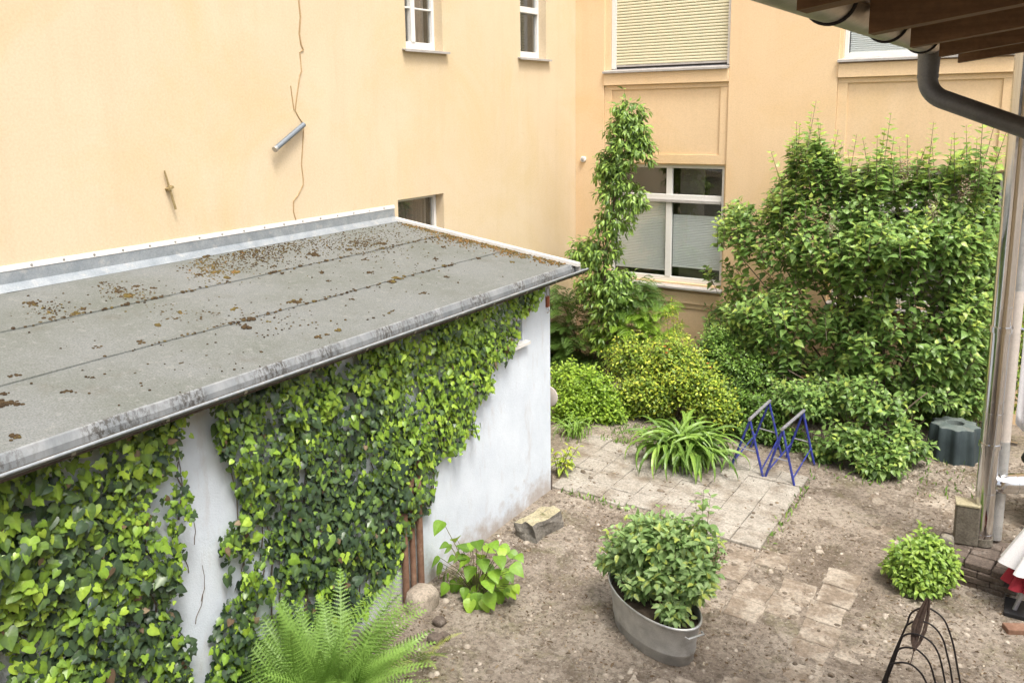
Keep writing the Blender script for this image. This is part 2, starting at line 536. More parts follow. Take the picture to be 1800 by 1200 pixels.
def vnoise(x, y, s):
    x = np.asarray(x) * s + 100.3
    y = np.asarray(y) * s + 57.7
    i, j = np.floor(x).astype(int), np.floor(y).astype(int)
    u, v = x - i, y - j
    u, v = u * u * (3 - 2 * u), v * v * (3 - 2 * v)
    g = lambda a, b: _tab[a % 64, b % 64]
    return (g(i, j) * (1 - u) + g(i + 1, j) * u) * (1 - v) + (g(i, j + 1) * (1 - u) + g(i + 1, j + 1) * u) * v


def ground_z(x, y):
    return -0.016 + 0.022 * vnoise(x, y, 0.9) + 0.014 * vnoise(x, y, 3.1) + 0.008 * vnoise(x, y, 9)


# ------------------------------------------------------------------ the ground
def build_ground():
    xs = np.concatenate([[-80, -40, -20, -10], np.arange(-6.0, 1.61, 0.05), [4, 10, 20, 40, 80]])
    ys = np.concatenate([[-80, -40, -20, -8, 0], np.arange(3.0, 14.8, 0.05), [17, 25, 40, 80]])
    X, Y = np.meshgrid(xs, ys, indexing='ij')
    Z = ground_z(X, Y)
    far = (X < -6) | (X > 1.6) | (Y < 3) | (Y > 14.75)
    Z[far] = -0.01
    nx, ny = X.shape
    idx = np.arange(nx * ny).reshape(nx, ny)
    q = np.stack([idx[:-1, :-1], idx[1:, :-1], idx[1:, 1:], idx[:-1, 1:]], -1).reshape(-1, 4)
    me = bpy.data.meshes.new('ground')
    me.from_pydata(np.stack([X, Y, Z], -1).reshape(-1, 3).tolist(), [], q.tolist())
    me.materials.append(M['dirt'])
    me.polygons.foreach_set('use_smooth', [True] * len(me.polygons))
    o = bpy.data.objects.new('ground', me)
    COL.objects.link(o)
    ORIG[o] = np.zeros(3)
    o['kind'] = 'structure'
    return o


GROUND = build_ground()


def slab_mesh(name, sx, sy, th, mat, jag=0.004, seed=0):
    rnd = random.Random(seed)
    b = MB()
    k = 0.012
    ring = [(-sx / 2, -sy / 2), (0, -sy / 2), (sx / 2, -sy / 2), (sx / 2, 0), (sx / 2, sy / 2), (0, sy / 2), (-sx / 2, sy / 2), (-sx / 2, 0)]
    ring = [(x + rnd.uniform(-jag, jag), y + rnd.uniform(-jag, jag)) for x, y in ring]
    f = lambda s, z: [(x * s, y * s, z) for x, y in ring]
    b.rings([f(1, -th), f(1, -k * 0.6), f(0.975, 0)], cap0=True, cap1=True)
    me = bpy.data.meshes.new(name)
    me.from_pydata(b.v, [], b.f)
    me.materials.append(mat)
    return me


def build_paving():
    pv = MB()
    # bedding under the slabs
    pv.box((-5.72, 8.97, -0.05), (-2.46, 11.35, 0.006))
    base = pv.build('paved_path', M['dirt'], None, kind='structure')
    base.name = 'paved_path'
    meshes = [slab_mesh('slab', 0.3405, 0.3565, 0.045, M['slab'], 0.005, s) for s in range(8)]
    p = 0.3465
    rnd = random.Random(3)
    for c in range(9):
        x = -2.43 - p / 2 - c * p
        y0 = 8.86 if c < 2 else 8.985 + (0.0 if c % 2 else 0.02)
        if c == 0: y0 = 8.86
        k = 0
        ytop = 11.2 - 0.05 * c if c < 7 else 10.75
        while True:
            y = y0 + 0.181 + k * 0.362 + (0 if c < 2 else (0.0 if c % 2 else 0.05))
            if y > ytop: break
            k += 1
            if c == 8 and k < 2: continue
            if x < -5.15 and y < 9.2: continue
            R = Matrix.Rotation(rnd.gauss(0, 0.012), 4, 'Z') @ Matrix.Rotation(rnd.gauss(0, 0.008), 4, 'X') @ Matrix.Rotation(rnd.gauss(0, 0.008), 4, 'Y')
            instance('slab', rnd.choice(meshes), base, Matrix.Translation((x, y, 0.036 + rnd.gauss(0, 0.003))) @ R)
    return base


PAVING = build_paving()


def build_buried():
    b = MB().box((-2.6, 5.2, -0.03), (-0.9, 8.7, -0.02))
    base = b.build('trodden_path', M['dirt'], None, kind='structure')
    meshes = [slab_mesh('slab', 0.335, 0.35, 0.03, M['slab_worn'], 0.012, s + 20) for s in range(7)]
    rnd = random.Random(5)
    for c in range(7):
        for r in range(12):
            x, y = -2.6 + 0.352 * c + (0.02 if r % 2 else 0), 8.62 - 0.362 * r + 0.1 * (c % 2)
            if x > -1.25 and y > 7.6: continue
            if rnd.random() < 0.18 or (abs(x + 2.8) < 0.75 and abs(y - 6.8) < 0.5): continue
            instance('slab', rnd.choice(meshes), base, Matrix.Translation((x, y, 0.016 + rnd.uniform(-0.007, 0.005))) @
                     Matrix.Rotation(rnd.gauss(0, 0.03), 4, 'Z') @ Matrix.Rotation(rnd.gauss(0, 0.012), 4, 'X') @ Matrix.Rotation(rnd.gauss(0, 0.012), 4, 'Y'))
    for px, py in ((1560, 880), (1602, 900), (1650, 915), (1545, 925), (1690, 900), (1640, 880), (1770, 960), (1785, 915), (1000, 965), (910, 1110)):
        q = at(px, py, z=0)
        instance('slab', rnd.choice(meshes), base, Matrix.Translation((q[0], q[1], 0.006)) @ Matrix.Rotation(rnd.uniform(-0.3, 0.3), 4, 'Z') @ Matrix.Scale(1.15, 4))


build_buried()


# ------------------------------------------------------------------ walls with openings
def wall_faces(mb, axis, pos, depth, u0, u1, z0, z1, holes):
    """front face at pos, reveals going to pos+depth; axis 'x' (u=y) or 'y' (u=x)"""
    us = sorted({u0, u1, *[h[0] for h in holes], *[h[1] for h in holes]})
    zs = sorted({z0, z1, *[h[2] for h in holes], *[h[3] for h in holes]})
    pt = (lambda u, z, d: (pos + d, u, z)) if axis == 'x' else (lambda u, z, d: (u, pos + d, z))
    for i in range(len(us) - 1):
        for j in range(len(zs) - 1):
            cu, cz = (us[i] + us[i + 1]) / 2, (zs[j] + zs[j + 1]) / 2
            if any(h[0] < cu < h[1] and h[2] < cz < h[3] for h in holes): continue
            mb.quad(pt(us[i], zs[j], 0), pt(us[i + 1], zs[j], 0), pt(us[i + 1], zs[j + 1], 0), pt(us[i], zs[j + 1], 0))
    for a, b, c, d in holes:
        mb.quad(pt(a, c, 0), pt(b, c, 0), pt(b, c, depth), pt(a, c, depth))
        mb.quad(pt(a, d, 0), pt(b, d, 0), pt(b, d, depth), pt(a, d, depth))
        mb.quad(pt(a, c, 0), pt(a, d, 0), pt(a, d, depth), pt(a, c, depth))
        mb.quad(pt(b, c, 0), pt(b, d, 0), pt(b, d, depth), pt(b, c, depth))


def interior(parent, lo, hi, open_face):
    b = MB().box(lo, hi)
    del b.f[open_face]
    return b.build('room_interior', M['room'], parent)


def build_gable():
    t = thing('building', 'pale yellow plastered building with a tall side wall above the flat shed roof', 'building', (XA, 6, 0))
    holes = [(9.58, 10.45, 5.76, 7.6), (12.66, 13.54, 5.76, 7.6), (9.28, 10.37, 2.75, 3.64)]
    w = MB()
    wall_faces(w, 'x', XA, -0.28, -8, YB + 0.3, -0.1, 11, holes)
    w.quad((XA, -8, -0.1), (XA, -8, 11), (XA - 5, -8, 11), (XA - 5, -8, -0.1))
    w.quad((XA, -8, 11), (XA, YB + 0.3, 11), (XA - 5, YB + 0.3, 11), (XA - 5, -8, 11))
    w.build('wall', M['plaster'], t)
    fx = XA - 0.15

    def win(y0, y1, z0, z1, muls, trans, cloth, sillz=True, lower=None):
        f = MB()
        fw = 0.055
        d0, d1 = fx - 0.07, fx
        f.box((d0, y0 + 0.002, z0 + 0.03), (d1, y0 + fw, z1 - 0.002)).box((d0, y1 - fw, z0 + 0.03), (d1, y1 - 0.002, z1 - 0.002))
        f.box((d0 + 0.001, y0 + fw, z0 + 0.03), (d1 - 0.001, y1 - fw, z0 + 0.13)).box((d0 + 0.001, y0 + fw, z1 - fw), (d1 - 0.001, y1 - fw, z1 - 0.003))
        for m_ in muls: f.box((d0 + 0.002, m_ - 0.045, z0 + 0.13), (d1 + 0.012, m_ + 0.045, z1 - fw))
        for q in trans:
            f.box((d0 + 0.003, y0 + fw, q - 0.012), (d1 - 0.008, y1 - fw, q + 0.012))
        wn_ = f.build('window', M['white_frame'], t, bevel=0.004)
        ys = [y0 + fw] + [m_ for m_ in muls] + [y1 - fw]
        for a, b in zip(ys[:-1], ys[1:]):
            MB().box((d0 + 0.02, a, z0 + 0.1), (d0 + 0.026, b, z1 - 0.04)).build('pane', M['glass'], wn_)
        interior(t, (fx - 1.4, y0 - 0.3, z0 - 0.3), (fx - 0.12, y1 + 0.3, z1 + 0.3), 3)
        if cloth:
            rings = []
            for k in range(70):
                y = y0 + 0.04 + (y1 - y0 - 0.08) * k / 69
                dx = 0.025 * math.sin(k * 0.9) + 0.012 * math.sin(k * 2.3)
                rings.append([(fx - 0.17 + dx, y, z0), (fx - 0.17 + dx * 1.2, y, z1)])
            MB().rings(rings, close=False).build(cloth, M['curtain'] if cloth == 'curtain' else M['blind'], wn_, smooth='all')
        if sillz:
            s = MB()
            s.rings([[(fx - 0.005, y, z0 + 0.032), (XA + 0.075, y, z0 + 0.002), (XA + 0.075, y, z0 - 0.03), (XA + 0.06, y, z0 - 0.03),
                      (XA + 0.06, y, z0 - 0.012), (fx - 0.005, y, z0 + 0.012)] for y in (y0 - 0.09, y1 + 0.09)], cap0=True, cap1=True)
            # the reveal keeps the sill inside the opening: trim to the wall plane at the sides
            s.build('sill', M['sill'], wn_)
        return wn_

    win(9.58, 10.45, 5.76, 7.6, [9.93], [6.37], 'curtain')
    w2 = win(12.66, 13.54, 5.76, 7.6, [], [], None)
    MB().box((fx - 0.06, 12.73, 6.55), (fx + 0.03, 13.48, 6.65)).build('transom', M['white_frame'], w2, bevel=0.004)
    bl = MB()
    for k in range(40):
        z = 5.9 + k * 0.042
        bl.box((fx - 0.14, 12.7, z), (fx - 0.125, 13.12, z + 0.026), Matrix.Rotation(0.5, 3, 'Y'))
    bl.build('blind', M['blind'], w2)
    win(9.28, 10.37, 2.75, 3.64, [], [], 'curtain', False)
    # rainwater streaked paint edge near the corner is part of the plaster itself
    return t


GABLE = build_gable()


def build_rear():
    t = thing('building', 'orange plastered rear building with wide windows behind the garden shrubs', 'building', (-4, YB, 0))
    RB = YB + 0.06                                     # window bays lie back from the piers
    w = MB()
    bays = [(-7.27, -4.885), (-3.11, -0.66)]
    edges = [(-7.87 + 0.002, -7.27), (-4.885, -3.11), (-0.66, 4)]
    for a, b in edges:
        w.quad((a, YB, -0.1), (b, YB, -0.1), (b, YB, 11), (a, YB, 11))
        for x in (a, b): w.quad((x, YB, -0.1), (x, YB, 11), (x, RB, 11), (x, RB, -0.1))
    holes = [(-7.16, -4.90, 5.575, 8.0), (-7.16, -4.93, 1.66, 3.845), (-3.06, -0.68, 5.60, 8.0), (-3.06, -0.68, 1.66, 3.845)]
    for i, (a, b) in enumerate(bays):
        wall_faces(w, 'y', RB, 0.2, a, b, -0.1, 11, [h for h in holes if a <= h[0] < b])
    w.build('wall', M['plaster_rear'], t)
    for i, (a, b) in enumerate(bays):
        # apron under the upper sill, then a framed panel
        MB().box((a + 0.003, RB - 0.085, 5.30), (b - 0.003, RB + 0.01, 5.52)).build('apron', M['plaster_rear'], t, bevel=0.006)
        MB().box((a + 0.003, RB - 0.03, 5.215), (b - 0.003, RB + 0.01, 5.297)).build('apron_moulding', M['plaster_rear'], t, bevel=0.004)
        fr = MB()
        x0, x1 = a + 0.155, b - 0.15
        fr.box((a + 0.004, RB - 0.028, 4.03), (x0, RB + 0.01, 5.212)).box((x1, RB - 0.028, 4.03), (b - 0.004, RB + 0.01, 5.212))
        fr.box((a + 0.004, RB - 0.0275, 3.87), (b - 0.004, RB + 0.01, 4.03))
        fr.build('panel_frame', M['plaster_rear'], t)
        MB().box((a + 0.003, RB - 0.05, 1.29), (b - 0.003, RB + 0.01, 1.50)).build('apron', M['plaster_rear'], t, bevel=0.006)
        MB().box((a + 0.003, RB - 0.022, 1.20), (b - 0.003, RB + 0.01, 1.287)).build('apron_moulding', M['plaster_rear'], t, bevel=0.004)

    def sill(par, a, b, z, out=0.13):
        MB().rings([[(x, RB + 0.1, z + 0.045), (x, RB - out, z), (x, RB - out, z - 0.035), (x, RB - out + 0.012, z - 0.035), (x, RB - out + 0.012, z - 0.012),
                     (x, RB + 0.1, z + 0.02)] for x in (a, b)], cap0=True, cap1=True).build('sill', M['sill'], par)

    # roller shutter over the upper left window
    sh = MB().box((-7.1, RB + 0.06, 5.6), (-4.95, RB + 0.075, 7.95)).build('roller_shutter', M['room'], t)
    for a, b in ((-7.155, -7.06), (-4.955, -4.905)):
        MB().box((a, RB + 0.02, 5.6), (b, RB + 0.059, 7.99)).build('guide_rail', M['white_frame'], sh, bevel=0.004)
    sl = MB()
    hgt = 0.0535
    sl.rings([[(x, RB + 0.045, 0), (x, RB + 0.03, 0.008), (x, RB + 0.026, hgt * 0.5), (x, RB + 0.03, hgt - 0.011), (x, RB + 0.045, hgt - 0.006), (x, RB + 0.052, hgt * 0.5)]
              for x in (-7.058, -4.957)], cap0=True, cap1=True)
    first = sl.build('slat', M['cream'], sh, smooth=True)
    for k in range(44):
        z = 5.665 + k * hgt
        if k == 0: first.location.z += z
        else: instance('slat', first.data, sh, Matrix.Translation(Vector((0, 0, z)) + Vector(ORIG[t])))
    MB().box((-7.058, RB + 0.03, 5.63), (-4.957, RB + 0.06, 5.663)).build('bottom_rail', M['sill'], sh)
    sill(sh, -7.275, -4.88, 5.555)

    def window(x0, x1, z0, z1, mul, tr, blinds):
        f = MB()
        d0, d1 = RB + 0.07, RB + 0.14
        fw = 0.065
        f.box((x0 + 0.002, d0, z0 + 0.002), (x0 + fw, d1, z1 - 0.002)).box((x1 - fw, d0, z0 + 0.002), (x1 - 0.002, d1, z1 - 0.002))
        f.box((x0 + fw, d0 + 0.001, z0 + 0.002), (x1 - fw, d1, z0 + 0.09)).box((x0 + fw, d0 + 0.001, z1 - fw), (x1 - fw, d1, z1 - 0.002))
        f.box((mul - 0.055, d0 - 0.006, z0 + 0.09), (mul + 0.055, d1, z1 - fw))
        if tr: f.box((x0 + fw, d0 - 0.02, tr - 0.075), (x1 - fw, d1 - 0.002, tr + 0.06))
        wn_ = f.build('window', M['white_frame'], t, bevel=0.005)
        cells = [(x0 + fw, mul - 0.055), (mul + 0.055, x1 - fw)]
        rows = [(z0 + 0.09, tr - 0.075), (tr + 0.06, z1 - fw)] if tr else [(z0 + 0.09, z1 - fw)]
        for a, b in cells:
            for c, d in rows:
                MB().box((a - 0.01, d0 + 0.03, c - 0.01), (b + 0.01, d0 + 0.036, d + 0.01)).build('pane', M['glass'], wn_)
        if tr: MB().box((x0 + fw, d0 - 0.045, tr - 0.085), (x1 - fw, d0 - 0.021, tr - 0.03)).build('transom_rail', M['sill'], wn_, bevel=0.004)
        for a, b, c, d in blinds:
            r_ = []
            n = int((d - c) / 0.03)
            for k in range(2 * n + 1):
                y = d0 + 0.062 + (0.016 if k % 2 else 0)
                z = c + (d - c) * k / (2 * n)
                r_.append([(a, y, z), (b, y, z)])
            MB().rings(r_, close=False).build('blind', M['blind'], wn_)
            MB().box((a, d0 + 0.058, c - 0.02), (b, d0 + 0.08, c + 0.001)).build('blind_rail', M['white_frame'], wn_)
        interior(t, (x0 - 0.3, RB + 0.3, z0 - 0.3), (x1 + 0.3, RB + 1.6, z1 + 0.3), 2)
        MB().box((mul + 0.08, RB + 0.42, z0), (mul + 0.55, RB + 0.44, z1)).build('curtain', M['curtain'], wn_)
        return wn_

    w1 = window(-7.16, -4.93, 1.66, 3.845, -5.985, 3.235, [(-7.08, -6.05, 1.86, 3.15), (-5.92, -5.0, 1.95, 2.92)])
    sill(w1, -7.2, -4.89, 1.60)
    w2 = window(-3.06, -0.68, 5.60, 8.0, -1.85, 0, [(-2.98, -1.9, 5.7, 6.02), (-1.8, -0.75, 5.7, 6.02)])
    sill(w2, -3.115, -0.655, 5.575)
    w3 = window(-3.06, -0.68, 1.66, 3.845, -1.85, 3.235, [(-2.98, -1.9, 2.0, 2.6)])
    sill(w3, -3.1, -0.65, 1.60)
    return t


REAR = build_rear()


def build_wall_bits():
    # small round lamp on the rear wall by the corner
    c = Vector(at(1026, 280, y=YB))
    t = thing('wall_lamp', 'small round white wall lamp on the orange wall by the corner', 'lamp', c)
    prof = lambda rs: [[(c.x + r * math.cos(a), c.y + y, c.z + r * math.sin(a)) for a in np.linspace(0, 2 * math.pi, 20, endpoint=False)] for r, y in rs]
    MB().rings(prof([(0.055, 0.0), (0.058, -0.03), (0.05, -0.045)]), cap0=True, cap1=True).build('housing', M['white_frame'], t, smooth=True)
    MB().rings(prof([(0.035, -0.044), (0.034, -0.056), (0.02, -0.06)]), cap0=True, cap1=True).build('lens', M['sill'], t, smooth=True)
    # grey tube on the gable wall
    a = Vector(at(534, 219, x=XA + 0.05))
    b = Vector(at(483, 263, x=XA + 0.09))
    t = thing('metal_tube', 'short grey metal tube sticking slantwise off the yellow wall', 'tube', (a + b) / 2)
    MB().tube([a, b], 0.032, 14).build('tube', M['glass_grey'], t, smooth=True)
    d = (b - a).normalized()
    MB().tube([b - d * 0.03, b + d * 0.004], 0.037, 14).build('end_collar', M['gutter_dark'], t, smooth=True)
    m_ = (a + b) / 2
    MB().box((XA - 0.01, m_.y - 0.02, m_.z - 0.05), (XA + 0.06, m_.y + 0.02, m_.z - 0.015)).build('clamp', M['gutter_dark'], t)
    # stick with a knot
    a = Vector(at(289, 300, x=XA + 0.03))
    b = Vector(at(309, 368, x=XA + 0.05))
    t = thing('wooden_stick', 'thin weathered stick pinned to the yellow wall near the left edge', 'stick', (a + b) / 2)
    k = a.lerp(b, 0.45)
    MB().tube([a, k, b], [0.009, 0.011, 0.013], 8).build('stick', M['wood_stick'], t, smooth=True)
    MB().box((XA - 0.01, k.y - 0.03, k.z - 0.015), (XA + 0.055, k.y + 0.045, k.z + 0.012), Matrix.Rotation(0.4, 3, 'X')).build('peg', M['wood_stick'], t)
    # dried vine
    pts = [(524, -60), (525, 0), (528, 30), (526, 60), (529, 78), (533, 88), (527, 92), (530, 126), (527, 133), (521, 175), (519, 195), (526, 208), (534, 219), (533, 240),
           (530, 290), (533, 315), (533, 325), (524, 343), (516, 353), (516, 372), (520, 386)]
    P = [Vector(at(x, y, x=XA + 0.004)) for x, y in pts]
    t = thing('dried_vine', 'thin dried brown vine running down the yellow wall to the shed roof', 'vine', P[-1])
    rr = [0.011 if i < 6 else 0.008 for i in range(len(P))]
    MB().tube(P, rr, 6).build('stem', M['dried_vine'], t, smooth=True)
    Q = [Vector(at(x, y, x=XA + 0.004)) for x, y in ((511, 151), (514, 175), (517, 194))]
    MB().tube(Q, 0.007, 6).build('side_shoot', M['dried_vine'], t, smooth=True)


build_wall_bits()


# ------------------------------------------------------------------ shed
K = (3.36 - 2.963) / (7.87 - 4.97)


def roof_z(x):
    return 3.36 - (x + 7.87) * K


SHED0 = -3.0


def build_shed():
    t = thing('shed', 'long white rendered shed with a grey felt lean-to roof against the yellow wall', 'shed', (-6.5, 4, 0))
    hole = (7.62, 8.28, 2.17, 2.44)
    w = MB()
    wall_faces(w, 'x', XS, -0.22, SHED0, YS, -0.1, 2.93, [hole])
    w.quad((XS, YS, -0.1), (XS, YS, 2.93), (XA, YS, 3.3), (XA, YS, -0.1))
    w.quad((XS, SHED0, -0.1), (XS, SHED0, 2.93), (XA, SHED0, 3.3), (XA, SHED0, -0.1))
    wall = w.build('wall', M['shedwall'], t)
    # little window under the eaves
    f = MB().box((XS - 0.2, 7.63, 2.175), (XS - 0.14, 7.69, 2.435)).box((XS - 0.2, 8.21, 2.175), (XS - 0.14, 8.275, 2.435)).box((XS - 0.2, 7.69, 2.176), (XS - 0.141, 8.21, 2.22)).box((XS - 0.2, 7.69, 2.39), (XS - 0.141, 8.21, 2.434))
    wn_ = f.build('window', M['white_frame'], t)
    MB().box((XS - 0.18, 7.69, 2.22), (XS - 0.172, 8.21, 2.39)).build('pane', M['glass'], wn_)
    interior(t, (XS - 1.2, 7.3, 2.0), (XS - 0.21, 8.5, 2.7), 3)
    MB().rings([[(XS - 0.19, y, 2.19), (XS + 0.07, y, 2.165), (XS + 0.07, y, 2.13), (XS - 0.19, y, 2.15)] for y in (7.55, 8.36)], cap0=True, cap1=True).build('sill', M['white_frame'], wn_)
    # roof deck + felt sheets
    y1 = 9.2
    ex = -4.97
    dk = MB().rings([[(XA + 0.005, y, roof_z(XA) - 0.02), (ex, y, roof_z(ex) - 0.02), (ex, y, roof_z(ex) - 0.10), (XA + 0.005, y, roof_z(XA) - 0.10)] for y in (SHED0, y1 - 0.02)], cap0=True, cap1=True)
    roof = dk.build('roof', M['wood_dark'], t)
    seams = [XA + 0.01, -6.9, -5.93, ex]
    rnd = random.Random(4)
    for i in range(3):
        xa, xb = seams[i], seams[i + 1] + (0.03 if i < 2 else 0)
        # each strip is laid in lengths, the upper one lapping over the lower
        cuts = {0: [SHED0, 3.66, 7.2, y1], 1: [SHED0, 1.5, 6.7, y1], 2: [SHED0, 4.6, y1], 3: [SHED0, 2.4, 7.6, y1]}[i]
        for a, b in zip(cuts[:-1], cuts[1:]):
            ny = max(4, int((b - a) / 0.25))
            rows = []
            for k in range(ny + 1):
                y = a + (b - a) * k / ny
                r_ = []
                for j in range(5):
                    x = xa + (xb - xa) * j / 4
                    wob = 0.03 * (vnoise(y, i * 7.3, 1.7) - 0.5) if j == 4 and i < 2 else 0
                    z = roof_z(x) + (0.011 if (j == 4 and i < 2) else 0.0035 + 0.009 * vnoise(x, y, 1.6) * (0.15 if j in (0, 4) else 1)) - (0.006 if j == 0 and i > 0 else 0)
                    if k == ny and b < y1: z += 0.004
                    if k == 0: z -= 0.003
                    r_.append((x + wob, y + (0.03 if k == ny and b < y1 else 0), z))
                rows.append(r_)
            MB().rings([r_ + [(r_[-1][0], r_[-1][1], r_[-1][2] - 0.012)] for r_ in rows], close=False).build('felt_sheet', M['felt'], roof, smooth=True)
    # flashing against the gable wall
    fl = MB().rings([[(XA + 0.005, y, 3.545), (XA + 0.022, y, 3.535), (XA + 0.03, y, 3.42), (XA + 0.075, y, roof_z(XA + 0.075) + 0.03), (XA + 0.10, y, roof_z(XA + 0.10) + 0.008)]
                     for y in (SHED0, 0.7, 3.7, 6.6, 9.17)], close=False)
    flash = fl.build('flashing', M['zinc'], t)
    cap = MB().rings([[(XA + 0.002, y, 3.583), (XA + 0.014, y, 3.58), (XA + 0.028, y, 3.535), (XA + 0.024, y, 3.53), (XA + 0.002, y, 3.535)] for y in (SHED0, 9.18)], cap0=True, cap1=True)
    cs = cap.build('cap_strip', M['white_strip'], t)
    sc = MB().tube([(0, 0, 0), (0.012, 0, 0)], 0.011, 8)
    y = 1.2
    first = None
    while y < 9.1:
        Mx = Matrix.Translation((XA + 0.017, y, 3.558))
        if first is None:
            first = bpy.data.meshes.new('screw')
            first.from_pydata(sc.v, [], sc.f)
            first.materials.append(M['gutter_dark'])
        instance('screw', first, cs, Mx)
        y += 0.31
    # verge strip on the far end
    vg = MB().rings([[(x, y1 - 0.06, roof_z(x) + 0.006), (x, y1 - 0.055, roof_z(x) + 0.045), (x, y1 + 0.015, roof_z(x) + 0.05), (x, y1 + 0.02, roof_z(x) - 0.10), (x, y1 + 0.012, roof_z(x) - 0.10),
                      (x, y1 + 0.008, roof_z(x) + 0.0)] for x in (XA + 0.02, -4.88)], cap0=True, cap1=True)
    vg.build('verge_strip', M['white_strip'], t)
    # drip strip in lapped lengths
    cuts = [SHED0, -0.4, 2.35, 5.05, 7.15, y1 - 0.03]
    cuts = [SHED0, 0.2, 3.15, 6.05, 9.17]
    for i, (a, b) in enumerate(zip(cuts[:-1], cuts[1:])):
        lift = 0.004 * (i % 2)
        MB().rings([[(ex - 0.012, y, roof_z(ex - 0.012) + 0.012 + lift), (ex + 0.004, y, roof_z(ex) + 0.008 + lift), (ex + 0.026, y, roof_z(ex) - 0.042 + lift), (ex + 0.03, y, roof_z(ex) - 0.095 + lift)] for y in (a, b + 0.04)],
                   close=False).build('drip_strip', M['drip'], t)
    # gutter
    gx, gz, gr = -4.892, 2.908, 0.060
    prof = []
    for k in range(15):
        a = math.pi + math.pi * k / 14
        prof.append((gx + gr * math.cos(a), gz + gr * math.sin(a)))
    bead = [(gx + gr + 0.012 + 0.012 * math.cos(a), gz + 0.004 + 0.012 * math.sin(a)) for a in np.linspace(math.pi, -0.9 * math.pi, 9)]
    rows = [[(x, y, z) for x, z in prof] for y in np.linspace(SHED0, 9.3, 14)]
    gut = MB().rings(rows, close=False).build('gutter', M['pipe_dark'], t, smooth=True)  # darker zinc carries the shade of the gutter's front and underside
    MB().rings([[(x, y, z) for x, z in bead] for y in np.linspace(SHED0, 9.3, 14)], close=False).build('bead', M['zinc'], gut, smooth='all')  # paler zinc paints the highlight along the lip
    s = gut.modifiers.new('thick', 'SOLIDIFY')
    s.thickness = 0.002
    MB().quad(*[(x, 9.3, z) for x, z in prof]).build('end_cap', M['zinc'], gut)
    MB().box((gx - 0.055, SHED0, gz - 0.045), (gx + 0.055, 9.25, gz - 0.028)).build('shade_strip', M['soil'], gut)  # dark strip added to give the gutter its inner shadow line
    bk = MB()
    for k in range(13):
        a0, a1 = math.pi + math.pi * k / 13, math.pi + math.pi * (k + 1) / 13
        rr = gr + 0.006
        bk.quad((gx + rr * math.cos(a0), -0.014, gz + rr * math.sin(a0)), (gx + rr * math.cos(a1), -0.014, gz + rr * math.sin(a1)),
                (gx + rr * math.cos(a1), 0.014, gz + rr * math.sin(a1)), (gx + rr * math.cos(a0), 0.014, gz + rr * math.sin(a0)))
    bme = bpy.data.meshes.new('gutter_bracket')
    bme.from_pydata(bk.v, [], bk.f)
    bme.materials.append(M['gutter_dark'])
    for k in range(14):
        instance('gutter_bracket', bme, gut, Matrix.Translation((0, 0.6 + k * 0.66, 0)))
    # soffit board
    MB().box((XS + 0.001, SHED0, 2.86), (ex - 0.01, y1 - 0.04, 2.885)).build('soffit', M['wood_dark'], t)
    # dark kicked plinth behind the corner
    MB().box((XS - 0.4, YS, -0.1), (XS + 0.012, YS + 0.02, 0.22)).build('corner_plinth', M['brick'], t)
    return t


SHED = build_shed()


def build_shed_bits():
    # three rusty pipes down the shed wall
    spec = [(5.935, 0.96, 0.034, 'shorter'), (6.055, 1.30, 0.030, 'middle'), (6.175, 1.42, 0.034, 'taller')]
    lab = ['rusty brown pipe on the white shed wall, leftmost and shortest of three',
           'rusty brown pipe on the white shed wall, middle one of three', 'rusty brown pipe on the white shed wall, rightmost of three']
    for (y, h, r, _), lb in zip(spec, lab):
        t = thing('wall_pipe', lb, 'pipe', (XS + 0.06, y, 0), 'rusty pipes on the shed wall')
        MB().tube([(XS + 0.055, y, -0.05), (XS + 0.055, y, h)], r, 14).build('tube', M['rust'], t, smooth=True)
        MB().tube([(XS + 0.055, y, h - 0.07), (XS + 0.055, y, h + 0.01)], r + 0.008, 14).build('socket', M['rust'], t, smooth=True)
        MB().box((XS - 0.01, y - r - 0.008, h * 0.55), (XS + 0.058, y + r + 0.008, h * 0.55 + 0.03)).build('clip', M['rust'], t)
    # rusty hook with a wire ring at the top of the shed corner
    y, z = 8.86, 2.58
    t = thing('rusty_hook', 'rusty hook bracket with wire ring high on the shed corner', 'hook', (XS, y, z))
    MB().box((XS - 0.005, y - 0.03, z - 0.11), (XS + 0.03, y + 0.03, z + 0.03)).build('bracket', M['rust_red'], t, bevel=0.006)
    MB().tube([(XS + 0.02, y + 0.04 * math.cos(a), z + 0.075 + 0.07 * math.sin(a)) for a in np.linspace(0, 2 * math.pi, 17)], 0.006, 6).build('ring', M['gutter_dark'], t, smooth=True)
    MB().tube([(XS + 0.02, y, z - 0.1), (XS + 0.05, y - 0.02, z - 0.15), (XS + 0.03, y - 0.04, z - 0.18)], 0.008, 6).build('hook_end', M['gutter_dark'], t, smooth=True)
    # beige disc on the hidden end wall
    c = Vector(at(968, 695, y=YS + 0.12))
    t = thing('round_disc', 'beige round dish mounted on the end wall of the shed', 'disc', (c.x, YS, c.z))
    ring = lambda r, d: [(c.x - 0.02 + r * math.cos(a), YS + d, c.z + r * math.sin(a)) for a in np.linspace(0, 2 * math.pi, 28, endpoint=False)]
    MB().rings([ring(0.08, 0.07), ring(0.135, 0.085), ring(0.14, 0.095), ring(0.13, 0.10), ring(0.05, 0.085)], cap0=True, cap1=True).build('dish', M['pale_disc'], t, smooth=True)
    MB().tube([(c.x - 0.02, YS - 0.01, c.z), (c.x - 0.02, YS + 0.06, c.z)], 0.02, 10).build('arm', M['sill'], t)


build_shed_bits()


